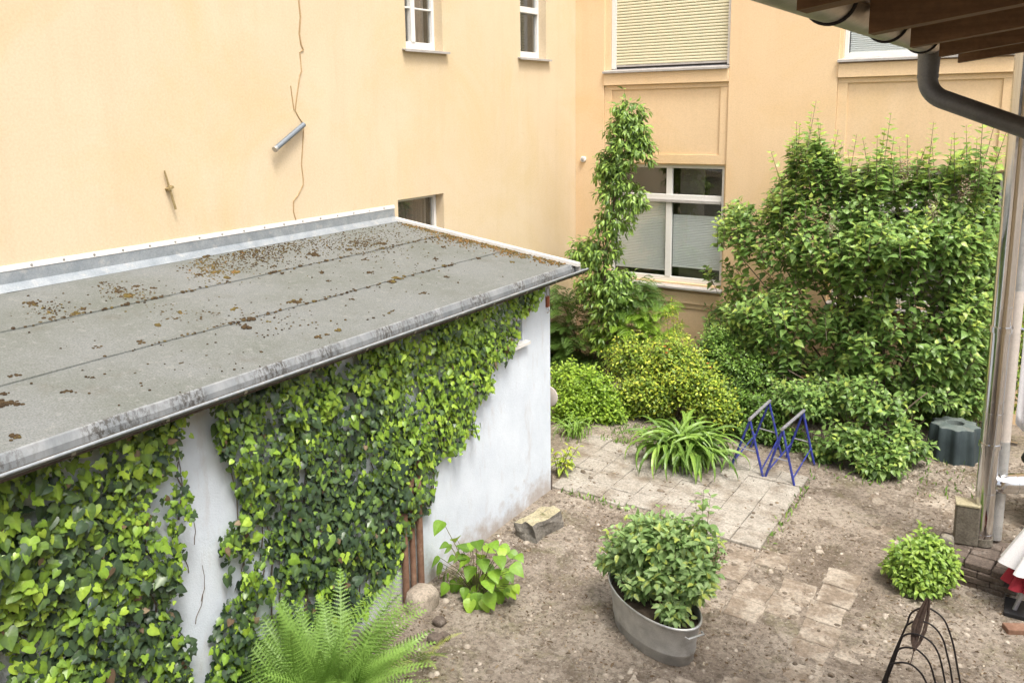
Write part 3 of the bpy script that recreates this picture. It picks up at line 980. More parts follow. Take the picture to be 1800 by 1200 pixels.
# ------------------------------------------------------------------ eaves of the near house (upper right)
def build_house():
    t = thing('house', 'near house with dark wooden eaves and zinc gutter at the upper right', 'house', (2.2, 1, 0))
    ex, ez = -0.52, 5.105
    sl = 0.145
    MB().box((1.3, -4, -0.1), (5, 5.35, 5.2)).build('wall', M['plaster'], t)
    dz = 0.1
    rf = MB().rings([[(ex - 0.03, y, ez + dz + 0.004), (5.2, y, ez + dz + 0.004 + sl * (5.2 - ex)), (5.2, y, ez + dz + 0.034 + sl * (5.2 - ex)), (ex - 0.03, y, ez + dz + 0.034)]
                     for y in (-4.2, 5.62)], cap0=True, cap1=True)
    roof = rf.build('roof', M['wood_board'], t)
    MB().rings([[(ex - 0.06, y, ez + dz + 0.036), (5.25, y, ez + dz + 0.036 + sl * (5.25 - ex)), (5.25, y, ez + dz + 0.07 + sl * (5.25 - ex)), (ex - 0.06, y, ez + dz + 0.07)]
                for y in (-4.25, 5.66)], cap0=True, cap1=True).build('roof_covering', M['felt_edge'], roof)
    rm = MB()
    rm.rings([[(ex, y, 0), (5.1, y, sl * (5.1 - ex)), (5.1, y, dz + sl * (5.1 - ex)), (ex, y, dz)] for y in (-0.045, 0.045)], cap0=True, cap1=True)
    me = bpy.data.meshes.new('rafter')
    me.from_pydata(rm.v, [], rm.f)
    me.materials.append(M['wood_dark'])
    for y in (-2.95, -2.1, -1.25, -0.4, 0.45, 1.25, 2.05, 2.88, 3.70, 4.58, 5.40):
        instance('rafter', me, roof, Matrix.Translation((0, y, ez)))
    # gutter
    gx, gz, gr = -0.60, 5.2, 0.066
    prof = [(gx + gr * math.cos(a), gz + gr * math.sin(a)) for a in np.linspace(math.pi, 2 * math.pi, 17)]
    bead = [(gx - gr - 0.009 + 0.009 * math.cos(a), gz + 0.009 * math.sin(a)) for a in np.linspace(-0.9 * math.pi, 0, 8)]
    outer = bead + prof
    gut = MB().rings([[(x, y, z) for x, z in outer] for y in np.linspace(-4.2, 5.0, 12)], close=False).build('gutter', M['gutter_dark'], t, smooth=True)
    gut.modifiers.new('thick', 'SOLIDIFY').thickness = 0.003
    MB().quad(*[(x, 5.0, z) for x, z in prof]).build('end_cap', M['gutter_dark'], gut)
    bk = MB().tube([(gx + (gr + 0.006) * math.cos(a), 0, gz + (gr + 0.006) * math.sin(a)) for a in np.linspace(math.pi, 2 * math.pi, 17)], 0.007, 6)
    bme = bpy.data.meshes.new('gutter_bracket')
    bme.from_pydata(bk.v, [], bk.f)
    bme.materials.append(M['black_iron'])
    for y in (-2.0, -1.1, -0.2, 0.8, 1.75, 2.68, 3.62, 4.56):
        instance('gutter_bracket', bme, gut, Matrix.Translation((0, y, 0)))
    # outlet and swan neck
    oy = 4.86
    a = Vector((gx, oy, gz - 0.05))
    P = [a, a + Vector((0, 0, -0.05)), a + Vector((0, 0, -0.13))]
    # bend towards the house
    b0 = a + Vector((0, 0, -0.13))
    tgt = Vector((-0.08, oy + 0.02, 0)) 
    d1 = Vector((1, 0.0, -0.40)).normalized()
    bend = []
    R_ = 0.12
    for k in range(1, 9):
        w = k / 8
        # circular bend from straight down to d1
        ang = w * math.acos(-d1.z)
        bend.append(b0 + Vector((R_ * (1 - math.cos(ang)), 0, -R_ * math.sin(ang))))
    tail = [bend[-1] + d1 * 0.25, bend[-1] + d1 * 1.6]
    down = tail[-1]
    path = P + bend + tail
    rads = [0.054, 0.052, 0.048] + [0.047] * 8 + [0.047] * 2
    dp = MB().tube(path, rads, 20).build('downpipe', M['pipe_dark'], t, smooth=True)
    MB().tube([b0 + Vector((0, 0, 0.012)), b0 + Vector((0, 0, -0.004))], 0.0505, 20).build('joint', M['pipe_dark'], dp, smooth=True)
    MB().tube([down, down + Vector((0.06, 0, -0.1)), (down.x + 0.07, down.y, 0.0)], 0.047, 16).build('lower_pipe', M['pipe_dark'], dp, smooth=True)
    return t


build_house()


# ------------------------------------------------------------------ stainless chimney and its base
def build_chimney():
    cx, cy = -0.375, 9.765
    t = thing('flue_pipe', 'tall shiny stainless steel flue pipe standing on a brick plinth', 'flue pipe', (cx, cy, 0.28))
    r = 0.094
    MB().tube([(cx, cy, 0.28), (cx, cy, 6.6)], r, 32).build('main_pipe', M['stainless'], t, smooth=True)
    for z, rr, h in ((0.40, 0.098, 0.012), (0.86, 0.098, 0.012), (1.38, 0.107, 0.045), (1.73, 0.099, 0.014), (1.86, 0.097, 0.008), (2.62, 0.109, 0.06), (2.85, 0.099, 0.012), (3.05, 0.097, 0.01), (3.86, 0.099, 0.014), (4.02, 0.097, 0.008), (4.9, 0.099, 0.014), (5.3, 0.099, 0.014)):
        MB().tube([(cx, cy, z - h / 2), (cx, cy, z + h / 2)], rr, 32).build('clamp_band' if h > 0.03 else 'seam_ring', M['stainless'], t, smooth=True)
    MB().tube([(cx, cy, 0.28), (cx, cy, 0.36)], 0.102, 32).build('foot', M['concrete_box'], t, smooth=True)
    # slimmer pipe beside it, with the horizontal stove connection
    d = Vector((RV[0], RV[1], 0)).normalized()
    s = Vector((cx, cy, 0)) + d * 0.112 + Vector((0.02, 0.08, 0))
    t2 = thing('side_pipe', 'slimmer beige metal pipe clamped beside the shiny flue', 'pipe', (s.x, s.y, 0.3))
    MB().tube([(s.x, s.y, 0.30), (s.x, s.y, 1.40)], 0.062, 24).build('lower_length', M['zinc_tub'], t2, smooth=True)
    MB().tube([(s.x, s.y, 1.40), (s.x, s.y, 3.0)], 0.058, 24).build('upper_length', M['pale_disc'], t2, smooth=True)
    MB().tube([(s.x, s.y, 3.0), (s.x, s.y, 6.5)], 0.055, 24).build('top_length', M['zinc_tub'], t2, smooth=True)
    e = Vector((s.x - 0.015, s.y - 0.09, 0.95))
    MB().tube([e + d * -0.07, e + d * -0.03, e + d * 0.02, e + d * 1.0], [0.045, 0.09, 0.105, 0.105], 24).build('stove_branch', M['stainless'], t2, smooth=True)
    MB().tube([e + d * 0.16, e + d * 0.18], 0.109, 24).build('branch_ring', M['stainless'], t2, smooth=True)
    MB().box((s.x - 0.16, s.y - 0.02, 1.37), (s.x + 0.12, s.y + 0.02, 1.40)).build('bracket', M['stainless'], t2)
    MB().tube([(s.x + 0.02, s.y, 2.62), (s.x + 0.12, s.y - 0.02, 2.60), (s.x + 0.9, s.y - 0.02, 2.60)], 0.014, 8).build('wall_stay', M['stainless'], t2)

    # concrete box in front
    q = at(1722, 975, z=0.25)
    t3 = thing('concrete_box', 'grey concrete block with pale lid against the foot of the flue', 'block', (q[0], q[1], 0.27))
    R3 = Matrix.Rotation(0.15, 3, 'Z')
    c = Vector((cx - 0.14, cy - 0.04, 0.5))
    MB().box((c.x - 0.12, c.y - 0.09, 0.27), (c.x + 0.10, c.y + 0.10, 0.70), R3).build('block', M['concrete_box'], t3, bevel=0.012)
    MB().box((c.x - 0.128, c.y - 0.098, 0.70), (c.x + 0.10, c.y + 0.105, 0.725), R3).build('lid', M['stone_top'], t3, bevel=0.006)

    # brick plinth
    t4 = thing('brick_plinth', 'low plinth of stacked grey bricks carrying the flue pipe', 'plinth', (cx, cy - 0.2, 0))
    bm = MB().box((-0.118, -0.056, 0), (0.118, 0.056, 0.064))
    me = bpy.data.meshes.new('brick')
    me.from_pydata(bm.v, [], bm.f)
    me.materials.append(M['brick'])
    rnd = random.Random(9)
    ang = -0.12
    Rz = Matrix.Rotation(ang, 4, 'Z')
    for lay in range(4):
        for row in range(6):
            for col in range(3):
                x = -0.245 + col * 0.245 + (0.06 if lay % 2 else -0.06)
                y = -0.33 + row * 0.121
                o = instance('brick', me, t4, Matrix.Translation((cx - 0.01, cy - 0.13, 0.067 * lay + 0.0)) @ Rz @ Matrix.Translation((x + rnd.gauss(0, 0.006), y + rnd.gauss(0, 0.006), 0)) @ Matrix.Rotation(rnd.gauss(0, 0.025), 4, 'Z'))
                b = o.modifiers.new('bevel', 'BEVEL')
                b.width = 0.008
                b.segments = 1
    # odd stone on the left of the plinth
    p = at(1692, 985, z=0.3)
    t5 = rock('rubble_stone', 'small dark crusted stone on the left end of the brick plinth', (cx - 0.30, cy - 0.30, 0.34), (0.075, 0.07, 0.085), M['stone'], 5)
    # closed parasol leaning at the right edge
    base = Vector((0.10, 9.42, 0.0))
    return cx, cy


def rock(name, label, c, r, mat, seed, cat='stone', sub=3):
    import bmesh
    bm = bmesh.new()
    bmesh.ops.create_icosphere(bm, subdivisions=sub, radius=1)
    rs = np.random.default_rng(seed)
    ph = rs.random(9) * 6
    for v in bm.verts:
        p = v.co
        k = 1 + 0.12 * math.sin(2.3 * p.x + ph[0]) + 0.1 * math.sin(3.1 * p.y + ph[1] + p.x) + 0.07 * math.sin(5 * p.z + ph[2] + 2 * p.y) + 0.05 * math.sin(9 * p.x + ph[3]) * math.sin(8 * p.y + ph[4])
        q = p * k
        # flattened facets
        m_ = max(abs(q.x), abs(q.y), abs(q.z))
        q = q * (0.45 + 0.55 / max(m_, 0.3) * 0.85)
        v.co = Vector((q.x * r[0], q.y * r[1], q.z * r[2]))
    me = bpy.data.meshes.new(name)
    bm.to_mesh(me)
    bm.free()
    me.materials.append(mat)
    me.polygons.foreach_set('use_smooth', [True] * len(me.polygons))
    o = bpy.data.objects.new(name, me)
    COL.objects.link(o)
    o.location = c
    ORIG[o] = np.array(c, float)
    return tag(o, label, cat)


FLX, FLY = build_chimney()


def build_parasol():
    t = thing('parasol', 'folded parasol of white and red canvas beside the flue at the right edge', 'parasol', (0.18, 9.0, 0))
    foot = Vector((-0.03, 8.98, 0.02))
    top = Vector((0.52, 9.28, 1.95))
    d = (top - foot).normalized()
    MB().tube([foot, top], 0.02, 10).build('pole', M['worn_steel'], t, smooth=True)
    a = d.cross(Vector((0, 0, 1))).normalized()
    b = a.cross(d)

    def skirt(s0, s1, r0, r1, folds, amp, ph):
        rows = []
        for k in range(9):
            w = k / 8
            c = foot + d * (s0 + (s1 - s0) * w)
            R_ = r0 + (r1 - r0) * w
            rows.append([tuple(c + (a * math.cos(u) + b * math.sin(u)) * R_ * (1 + amp * w * math.sin(folds * u + ph))) for u in np.linspace(0, 2 * math.pi, 48, endpoint=False)])
        return rows

    c1 = MB().rings(skirt(1.7, 0.42, 0.05, 0.24, 8, 0.3, 0)).build('canopy', M['white_cloth'], t, smooth='all')
    MB().rings(skirt(1.5, 0.24, 0.04, 0.15, 6, 0.4, 1)).build('lining', M['red_cloth'], t, smooth='all')
    MB().rings(skirt(1.5, 0.30, 0.035, 0.11, 5, 0.4, 2)).build('inner_fold', M['dark_cloth'], t, smooth='all')
    MB().tube([foot + d * 0.18 + a * -0.07, foot + d * 0.25 + a * -0.14], 0.022, 10).build('crank_knob', M['black_plastic'], t, smooth=True)
    MB().box((foot.x - 0.08, foot.y - 0.1, 0.0), (foot.x + 0.25, foot.y + 0.22, 0.05)).build('base_plate', M['black_plastic'], t, bevel=0.01)


build_parasol()


def build_right_table():
    t = thing('garden_table', 'dark garden table behind the flue at the right edge', 'table', (0.45, 11.4, 0))
    x0, x1, y0, y1 = -0.04, 1.15, 10.85, 11.65
    MB().box((x0, y0, 0.72), (x1, y1, 0.76)).build('table_top', M['table_dark'], t, bevel=0.008)
    MB().box((x0 + 0.03, y0 + 0.05, 0.60), (x1 - 0.03, y0 + 0.09, 0.70)).build('apron', M['table_wood'], t, bevel=0.004)
    for x in (x0 + 0.08, x1 - 0.08):
        for y in (y0 + 0.08, y1 - 0.08):
            MB().tube([(x, y, -0.01), (x, y, 0.72)], 0.025, 10).build('leg', M['table_dark'], t, smooth=True)
    c = thing('storage_crate', 'teal plastic crate standing under the dark garden table', 'crate', (0.35, 11.1, 0))
    MB().rings([[(x0 + 0.02 - k, y0 + 0.16 - k, z), (0.75 + k, y0 + 0.16 - k, z), (0.75 + k, y1 - 0.15 + k, z), (x0 + 0.02 - k, y1 - 0.15 + k, z)] for k, z in ((-0.03, 0.0), (0.0, 0.42), (0.015, 0.42), (0.015, 0.46), (-0.01, 0.46), (-0.03, 0.03))], cap0=True, cap1=True).build('body', M['teal_cloth'], c, bevel=0.01)
    g = thing('grill_lid', 'black kettle barbecue lid lying on the garden table', 'lid', (0.2, 11.2, 0.76))
    cc = Vector((0.16, 11.2, 0.76))
    ring = lambda r, z: [(cc.x + r * math.cos(a), cc.y + r * math.sin(a), cc.z + z) for a in np.linspace(0, 2 * math.pi, 28, endpoint=False)]
    MB().rings([ring(0.27, 0), ring(0.275, 0.02), ring(0.25, 0.09), ring(0.19, 0.15), ring(0.08, 0.185)], cap0=True, cap1=True).build('dome', M['black_plastic'], g, smooth=True)
    MB().tube([cc + Vector((0, -0.06, 0.18)), cc + Vector((0, -0.04, 0.23)), cc + Vector((0, 0.04, 0.23)), cc + Vector((0, 0.06, 0.18))], 0.01, 8).build('handle', M['worn_steel'], g, smooth=True)
    # white cloth hanging
    q = at(1797, 600, y=10.4)
    h = thing('hanging_towel', 'white towel hanging from the flue stay at the right edge', 'towel', (0.05, 9.85, 2.6))
    s0 = at(1796, 590, y=9.9)
    rows = []
    for k in range(16):
        u = k / 15
        rows.append([(s0[0] + 0.02 + 0.42 * u + 0.01 * math.sin(u * 20), s0[1] + 0.03 * math.sin(u * 14), 2.605 - w * (1.0 + 0.08 * math.sin(u * 9))) for w in np.linspace(0, 1, 10)])
    o = MB().rings(rows, close=False).build('cloth', M['white_cloth'], h, smooth='all')
    o.modifiers.new('thick', 'SOLIDIFY').thickness = 0.006


build_right_table()


# ------------------------------------------------------------------ sawhorses
def build_sawhorse(label, fa, fb, top_a, back):
    """fa, fb: front feet; back: vector from front frame to back frame"""
    fa, fb, bk = Vector(fa), Vector(fb), Vector(back)
    mid = (fa + fb) / 2
    top = Vector((mid.x, mid.y, 0)) + Vector(top_a)
    t = thing('sawhorse', label, 'sawhorse', (mid.x, mid.y, 0.03), 'blue steel sawhorses on the slabs')
    tb = top + bk
    MB().tube([top - bk.normalized() * 0.03, tb + bk.normalized() * 0.03], 0.022, 10).build('top_bar', M['worn_steel'], t, smooth=True)
    for f, s in ((fa, -1), (fb, 1)):
        for o in (Vector((0, 0, 0)), bk):
            a = f + o
            b = top + o + Vector((s * -0.0, 0, -0.02))
            MB().tube([a, b], 0.0165, 8).build('leg', M['blue_steel'], t, smooth=True)
    for o, w in ((Vector((0, 0, 0)), 0.42), (bk, 0.42)):
        MB().tube([fa.lerp(top, w) + o, fb.lerp(top, w) + o], 0.010, 8).build('cross_rod', M['worn_steel'], t, smooth=True)
    for f in (fa, fb):
        MB().tube([f.lerp(top, 0.12), f.lerp(top, 0.30) + bk], 0.010, 8).build('side_brace', M['blue_steel'], t, smooth=True)


G = lambda x, y, z=0.03: Vector(at(x, y, z=z))
build_sawhorse('blue steel sawhorse on the slabs beside the strap-leaved clump', G(1285, 820), G(1341, 838), (0.0, 0.06, 0.76), (0.02, 0.82, 0))
build_sawhorse('blue steel sawhorse standing at the outer edge of the slabs', G(1345, 838), G(1396, 853), (0.0, 0.05, 0.74), (0.06, 0.8, 0))


# ------------------------------------------------------------------ fluted teal base
def build_teal():
    c = Vector((-0.93, 12.86, 0))
    t = thing('parasol_stand', 'dark teal fluted plastic parasol stand with a hole in its top', 'parasol stand', c)
    n = 96

    def ring(r, z, am):
        return [(c.x + (r + am * max(-0.4, math.cos(9 * a))) * math.cos(a) * 1.0, c.y + (r + am * max(-0.4, math.cos(9 * a))) * math.sin(a), z) for a in np.linspace(0, 2 * math.pi, n, endpoint=False)]

    MB().rings([ring(0.326, -0.01, 0.035), ring(0.303, 0.25, 0.035), ring(0.284, 0.46, 0.035), ring(0.273, 0.475, 0.033)], cap0=True).build('body', M['teal'], t, smooth=True)
    MB().rings([ring(0.273, 0.475, 0.033), ring(0.257, 0.482, 0.03), ring(0.121, 0.50, 0), ring(0.106, 0.49, 0), ring(0.099, 0.38, 0)], cap1=True).build('top', M['teal_top'], t, smooth=True)


build_teal()


# ------------------------------------------------------------------ stones
def build_stones():
    R = Matrix.Rotation(rad(-8), 3, 'Z')
    q = at(948, 935, z=0.0)
    t = thing('stone_block', 'broken concrete kerb stone lying on the earth by the shed corner', 'stone', (q[0], q[1], 0))
    import bmesh
    bm = bmesh.new()
    bmesh.ops.create_cube(bm, size=1)
    bmesh.ops.subdivide_edges(bm, edges=bm.edges[:], cuts=5, use_grid_fill=True)
    rs = random.Random(2)
    for v in bm.verts:
        p = v.co
        x, y, z = p.x * 0.29, p.y * 0.52, (p.z + 0.5) * 0.25
        # a step worn along one long side of the top
        if p.z > 0.4 and p.x < -0.05: z -= 0.045
        x += 0.012 * math.sin(7 * p.y + 3 * p.z) + rs.gauss(0, 0.004)
        y += 0.02 * math.sin(5 * p.x + 4 * p.z) + rs.gauss(0, 0.004)
        z += rs.gauss(0, 0.004)
        v.co = R @ Vector((x, y, z - 0.02))
    me = bpy.data.meshes.new('block')
    bm.to_mesh(me)
    bm.free()
    me.materials.append(M['stone'])
    me.materials.append(M['stone_top'])
    for p in me.polygons:
        if p.normal.z > 0.75: p.material_index = 1
    o = bpy.data.objects.new('block', me)
    COL.objects.link(o)
    o.parent = t
    b = o.modifiers.new('bevel', 'BEVEL')
    b.width = 0.01
    b.segments = 1
    rock('boulder', 'pale rounded boulder between the fern and the rusty pipes', (-4.95, 5.97, 0.06), (0.15, 0.19, 0.16), M['boulder'], 3)
    for i, (x, y, s, lb) in enumerate(((772, 1092, 0.07, 'small grey cobble beside the pale boulder, nearest the broad-leaved plant'),
                                       (765, 1122, 0.08, 'small grey cobble below the pale boulder at the fern edge'),
                                       (782, 1118, 0.06, 'small brown cobble on the earth, furthest right beside the boulder'))):
        p = at(x, y, z=0.03)
        rock('cobble', lb, (p[0], p[1], 0.03), (s, s * 0.8, s * 0.6), M['brick'], 12 + i)
    p = at(1790, 1105, z=0.03)
    o = MB().box((p[0] - 0.12, p[1] - 0.06, -0.01), (p[0] + 0.12, p[1] + 0.06, 0.06), Matrix.Rotation(0.5, 3, 'Z')).build('loose_brick', M['rust'], None, bevel=0.01)
    tag(o, 'loose reddish brick on the bare earth at the right edge', 'brick')


build_stones()


# ------------------------------------------------------------------ zinc tub
TUBC, TUBA, TUBB, TUBT = Vector((-2.82, 6.78, 0)), 0.58, 0.305, rad(150)


def build_tub():
    t = thing('zinc_tub', 'oval zinc tub planted with a leafy green plant', 'tub', TUBC)
    n = 56

    def ring(k, z):
        out = []
        for u in np.linspace(0, 2 * math.pi, n, endpoint=False):
            x, y = TUBA * k * math.cos(u), TUBB * k * math.sin(u)
            # squarer oval
            out.append((TUBC.x + x * math.cos(TUBT) - y * math.sin(TUBT), TUBC.y + x * math.sin(TUBT) + y * math.cos(TUBT), z))
        return out

    MB().rings([ring(0.84, 0.0), ring(0.86, 0.015), ring(0.885, 0.10), ring(0.905, 0.115), ring(0.905, 0.13), ring(0.895, 0.145), ring(0.975, 0.385)], cap0=True).build('body', M['zinc_tub'], t, smooth='all')
    MB().rings([ring(0.975, 0.385), ring(1.0, 0.395), ring(1.012, 0.41), ring(1.0, 0.424), ring(0.975, 0.42), ring(0.965, 0.40), ring(0.945, 0.30)]).build('rim', M['zinc_tub'], t, smooth='all')
    MB().rings([ring(0.955, 0.325), ring(0.6, 0.335), ring(0.2, 0.345)], cap1=True).build('soil', M['soil'], t, smooth='all')
    for s in (0, math.pi):
        c = TUBC + Vector((TUBA * 0.99 * math.cos(s) * math.cos(TUBT), TUBA * 0.99 * math.cos(s) * math.sin(TUBT), 0.36))
        d = Vector((math.cos(TUBT) * math.cos(s), math.sin(TUBT) * math.cos(s), 0))
        e = Vector((-d.y, d.x, 0))
        MB().tube([c + e * 0.09, c + e * 0.085 + d * 0.035, c - e * 0.085 + d * 0.035, c - e * 0.09], 0.009, 8).build('handle', M['zinc_tub'], t, smooth=True)


build_tub()


# ------------------------------------------------------------------ wire arches
def build_arches():
    t = thing('wire_arches', 'black wire hoop plant supports leaning together in the right foreground', 'plant support', (-0.6, 6.9, 0))
    crop = lambda x, y: (1520 + x / 6.665, 1020 + y / 6.665)
    H = [[(205, 1200), (350, 830), (490, 520), (530, 400), (590, 345), (665, 320), (740, 318), (800, 345), (885, 405), (950, 490), (1000, 620), (1040, 760), (1075, 950), (1120, 1200)],
         [(215, 1200), (345, 880), (470, 560), (520, 505), (570, 478), (640, 470), (730, 490), (810, 540), (880, 620), (930, 720), (965, 860), (1000, 1010), (1030, 1200)],
         [(230, 1200), (340, 930), (430, 680), (455, 645), (510, 622), (580, 622), (665, 645), (750, 695), (820, 770), (870, 870), (905, 1000), (945, 1200)],
         [(245, 1200), (330, 980), (380, 830), (415, 795), (470, 780), (540, 785), (610, 805), (680, 860), (740, 930), (785, 1030), (830, 1200)],
         [(262, 1200), (285, 1000), (330, 970), (400, 958), (470, 960), (540, 980), (610, 1030), (680, 1110), (725, 1200)]]
    tops = []
    for i, h in enumerate(H):
        Y = 7.05 - 0.10 * i
        P = [Vector(at(*crop(x, y), y=Y)) for x, y in h]
        # carry both legs on to the ground
        for end in (0, -1):
            a, b = (P[1], P[0]) if end == 0 else (P[-2], P[-1])
            d = (b - a).normalized()
            if d.z > -0.5: d = Vector((d.x, d.y, -0.8)).normalized()
            g = b + d * ((b.z + 0.03) / -d.z)
            if end == 0: P.insert(0, g)
            else: P.append(g)
        # smooth (Catmull-Rom)
        Q = []
        for k in range(len(P) - 1):
            p0, p1, p2, p3 = P[max(k - 1, 0)], P[k], P[k + 1], P[min(k + 2, len(P) - 1)]
            for w in (0, 0.25, 0.5, 0.75):
                Q.append(0.5 * ((2 * p1) + (p2 - p0) * w + (2 * p0 - 5 * p1 + 4 * p2 - p3) * w * w + (3 * p1 - p0 - 3 * p2 + p3) * w ** 3))
        Q.append(P[-1])
        MB().tube(Q, 0.0075, 7).build('hoop', M['black_iron'], t, smooth=True)
    # bundle of thin rods tied along the ridge
    ridge = [(745, 215, 7.06), (690, 400, 7.0), (640, 560, 6.93), (600, 720, 6.85), (580, 810, 6.75)]
    C = [Vector(at(*crop(x, y), y=Y - 0.02)) for x, y, Y in ridge]
    rnd = random.Random(8)
    for k in range(16):
        off = rnd.uniform(-1, 1)
        P = []
        for i, c in enumerate(C):
            w = (0.25, 0.75, 1.0, 0.6, 0.1)[i]
            P.append(c + Vector((off * 0.055 * w, rnd.uniform(-0.012, 0.012), rnd.uniform(-0.008, 0.008))))
        MB().tube(P, 0.0058, 5).build('rod', M['brown_iron'], t, smooth=True)
    a, b = C[-1], Vector(at(*crop(535, 975), y=6.64))
    MB().tube([a, b], 0.004, 5).build('tie_wire', M['brown_iron'], t, smooth=True)


build_arches()

# ------------------------------------------------------------------ leaves
def fan(outline, fold=0.12, droop=0.12):
    """leaf: length along +x, width y, normal +z; folded on the midrib, tip bent down. outline: (x, halfwidth)"""
    v = []
    f = []
    L = outline
    for x, w in L:
        z = -droop * x * x
        v.append((x, 0, z))
    n = len(L)
    for s in (1, -1):
        base = len(v)
        for x, w in L:
            v.append((x - 0.0, s * w, -droop * x * x + fold * w))
        for i in range(n - 1):
            a, b, c, d = i, i + 1, base + i + 1, base + i
            tri = []
            if L[i][1] > 0: tri.append((a, c, d))
            tri.append((a, b, c) if L[i + 1][1] > 0 or L[i][1] == 0 else None)
            for q in tri:
                if q and len(set(q)) == 3:
                    f.append(q if s > 0 else q[::-1])
    return np.array(v, float), np.array(f, int)


def ivy_leaf():
    # five lobes, seen flat: points around the stalk
    o = [(0.0, 0.0), (-0.16, 0.20), (-0.10, 0.40), (0.13, 0.50), (0.25, 0.32), (0.55, 0.33), (0.58, 0.20), (1.0 - 0.05, 0.0)]
    v = [(0.28, 0, 0.03)]
    pts = o + [(x, -y) for x, y in o[-2:0:-1]]
    for x, y in pts: v.append((x, y, -0.10 * x * x - 0.35 * y * y + (0.02 if y == 0 else 0)))
    n = len(pts)
    f = [(0, 1 + (i + 1) % n, 1 + i) for i in range(n)]
    return np.array(v), np.array(f)


def round_ivy():
    o = [(0.0, 0.0), (-0.15, 0.18), (-0.10, 0.36), (0.12, 0.46), (0.42, 0.40), (0.72, 0.22), (1.0, 0.0)]
    v = [(0.32, 0, 0.04)]
    pts = o + [(x, -y) for x, y in o[-2:0:-1]]
    for x, y in pts: v.append((x, y, -0.12 * x * x - 0.3 * y * y))
    n = len(pts)
    f = [(0, 1 + (i + 1) % n, 1 + i) for i in range(n)]
    return np.array(v), np.array(f)


LEAF = {
    'ivy': ivy_leaf(), 'ivy2': round_ivy(),
    'heart': fan([(0, 0), (0.06, 0.22), (0.22, 0.335), (0.42, 0.30), (0.68, 0.17), (1.0, 0)], 0.22, 0.28),
    'ovate': fan([(0, 0), (0.12, 0.19), (0.35, 0.28), (0.62, 0.20), (1.0, 0)], 0.25, 0.3),
    'lance': fan([(0, 0), (0.2, 0.14), (0.5, 0.18), (0.78, 0.10), (1.0, 0)], 0.25, 0.42),
    'small': fan([(0, 0), (0.35, 0.27), (0.75, 0.22), (1.0, 0)], 0.2, 0.2),
    'big': fan([(0, 0), (0.04, 0.24), (0.16, 0.40), (0.34, 0.43), (0.55, 0.34), (0.78, 0.18), (1.0, 0)], 0.16, 0.34),
}


def RIB(V):
    """paler midrib"""
    return np.where(np.abs(V[:, 1]) < 1e-6, 0.09, -0.03)


def frames(d, n):
    """(N,3) length directions and normals -> (N,3,3) matrices with columns length, width, normal"""
    d = d / np.linalg.norm(d, axis=1, keepdims=True)
    n = n - (n * d).sum(1, keepdims=True) * d
    ln = np.linalg.norm(n, axis=1, keepdims=True)
    n = np.where(ln < 1e-4, np.cross(d, RNG.normal(size=d.shape)), n)
    n /= np.linalg.norm(n, axis=1, keepdims=True)
    w = np.cross(n, d)
    return np.stack([d, w, n], 2)


def mass(name, leaf, pos, Rm, sc, tint, mat, parent, kind='stuff', smooth=False):
    """many small pieces joined into one mesh"""
    V, F = LEAF[leaf] if isinstance(leaf, str) else leaf
    nN, nv, nf = len(pos), len(V), len(F)
    if nN == 0: return None
    sc = np.asarray(sc).reshape(nN, -1)
    VV = np.einsum('nij,nvj->nvi', Rm, V[None] * sc[:, None, :]) + pos[:, None, :] - ORIG.get(parent, np.zeros(3))
    FF = (F[None] + (np.arange(nN) * nv)[:, None, None]).reshape(-1, 3)
    me = bpy.data.meshes.new(name)
    me.vertices.add(nN * nv)
    me.vertices.foreach_set('co', VV.reshape(-1).astype(np.float32))
    me.loops.add(len(FF) * 3)
    me.loops.foreach_set('vertex_index', FF.reshape(-1).astype(np.int32))
    me.polygons.add(len(FF))
    me.polygons.foreach_set('loop_start', np.arange(0, len(FF) * 3, 3, dtype=np.int32))
    me.update(calc_edges=True)
    at_ = me.attributes.new('tint', 'FLOAT', 'POINT')
    at_.data.foreach_set('value', np.clip(np.repeat(np.clip(tint, 0, 1), nv) + np.tile(RIB(V), nN), 0, 1).astype(np.float32))
    if smooth: me.polygons.foreach_set('use_smooth', [True] * len(FF))
    me.materials.append(mat)
    o = bpy.data.objects.new(name, me)
    COL.objects.link(o)
    if parent:
        o.parent = parent
        ORIG[o] = ORIG[parent]
    if kind: o['kind'] = kind
    return o


def singles(name, leaf, pos, Rm, sc, tint, mat, parent, levels=10):
    """pieces one can pick apart: each its own object, meshes shared between alike tints"""
    V, F = LEAF[leaf]
    me_of = {}
    for p, R, s, t in zip(pos, Rm, sc, tint):
        k = int(np.clip(t, 0, 0.999) * levels)
        if k not in me_of:
            me = bpy.data.meshes.new(name)
            me.from_pydata(V.tolist(), [], F.tolist())
            a = me.attributes.new('tint', 'FLOAT', 'POINT')
            a.data.foreach_set('value', np.clip((k + 0.5) / levels + RIB(V), 0, 1).astype(np.float32))
            me.materials.append(mat)
            me_of[k] = me
        Mx = Matrix(((R[0, 0] * s, R[0, 1] * s, R[0, 2] * s, p[0]), (R[1, 0] * s, R[1, 1] * s, R[1, 2] * s, p[1]), (R[2, 0] * s, R[2, 1] * s, R[2, 2] * s, p[2]), (0, 0, 0, 1)))
        instance(name, me_of[k], parent, Mx)


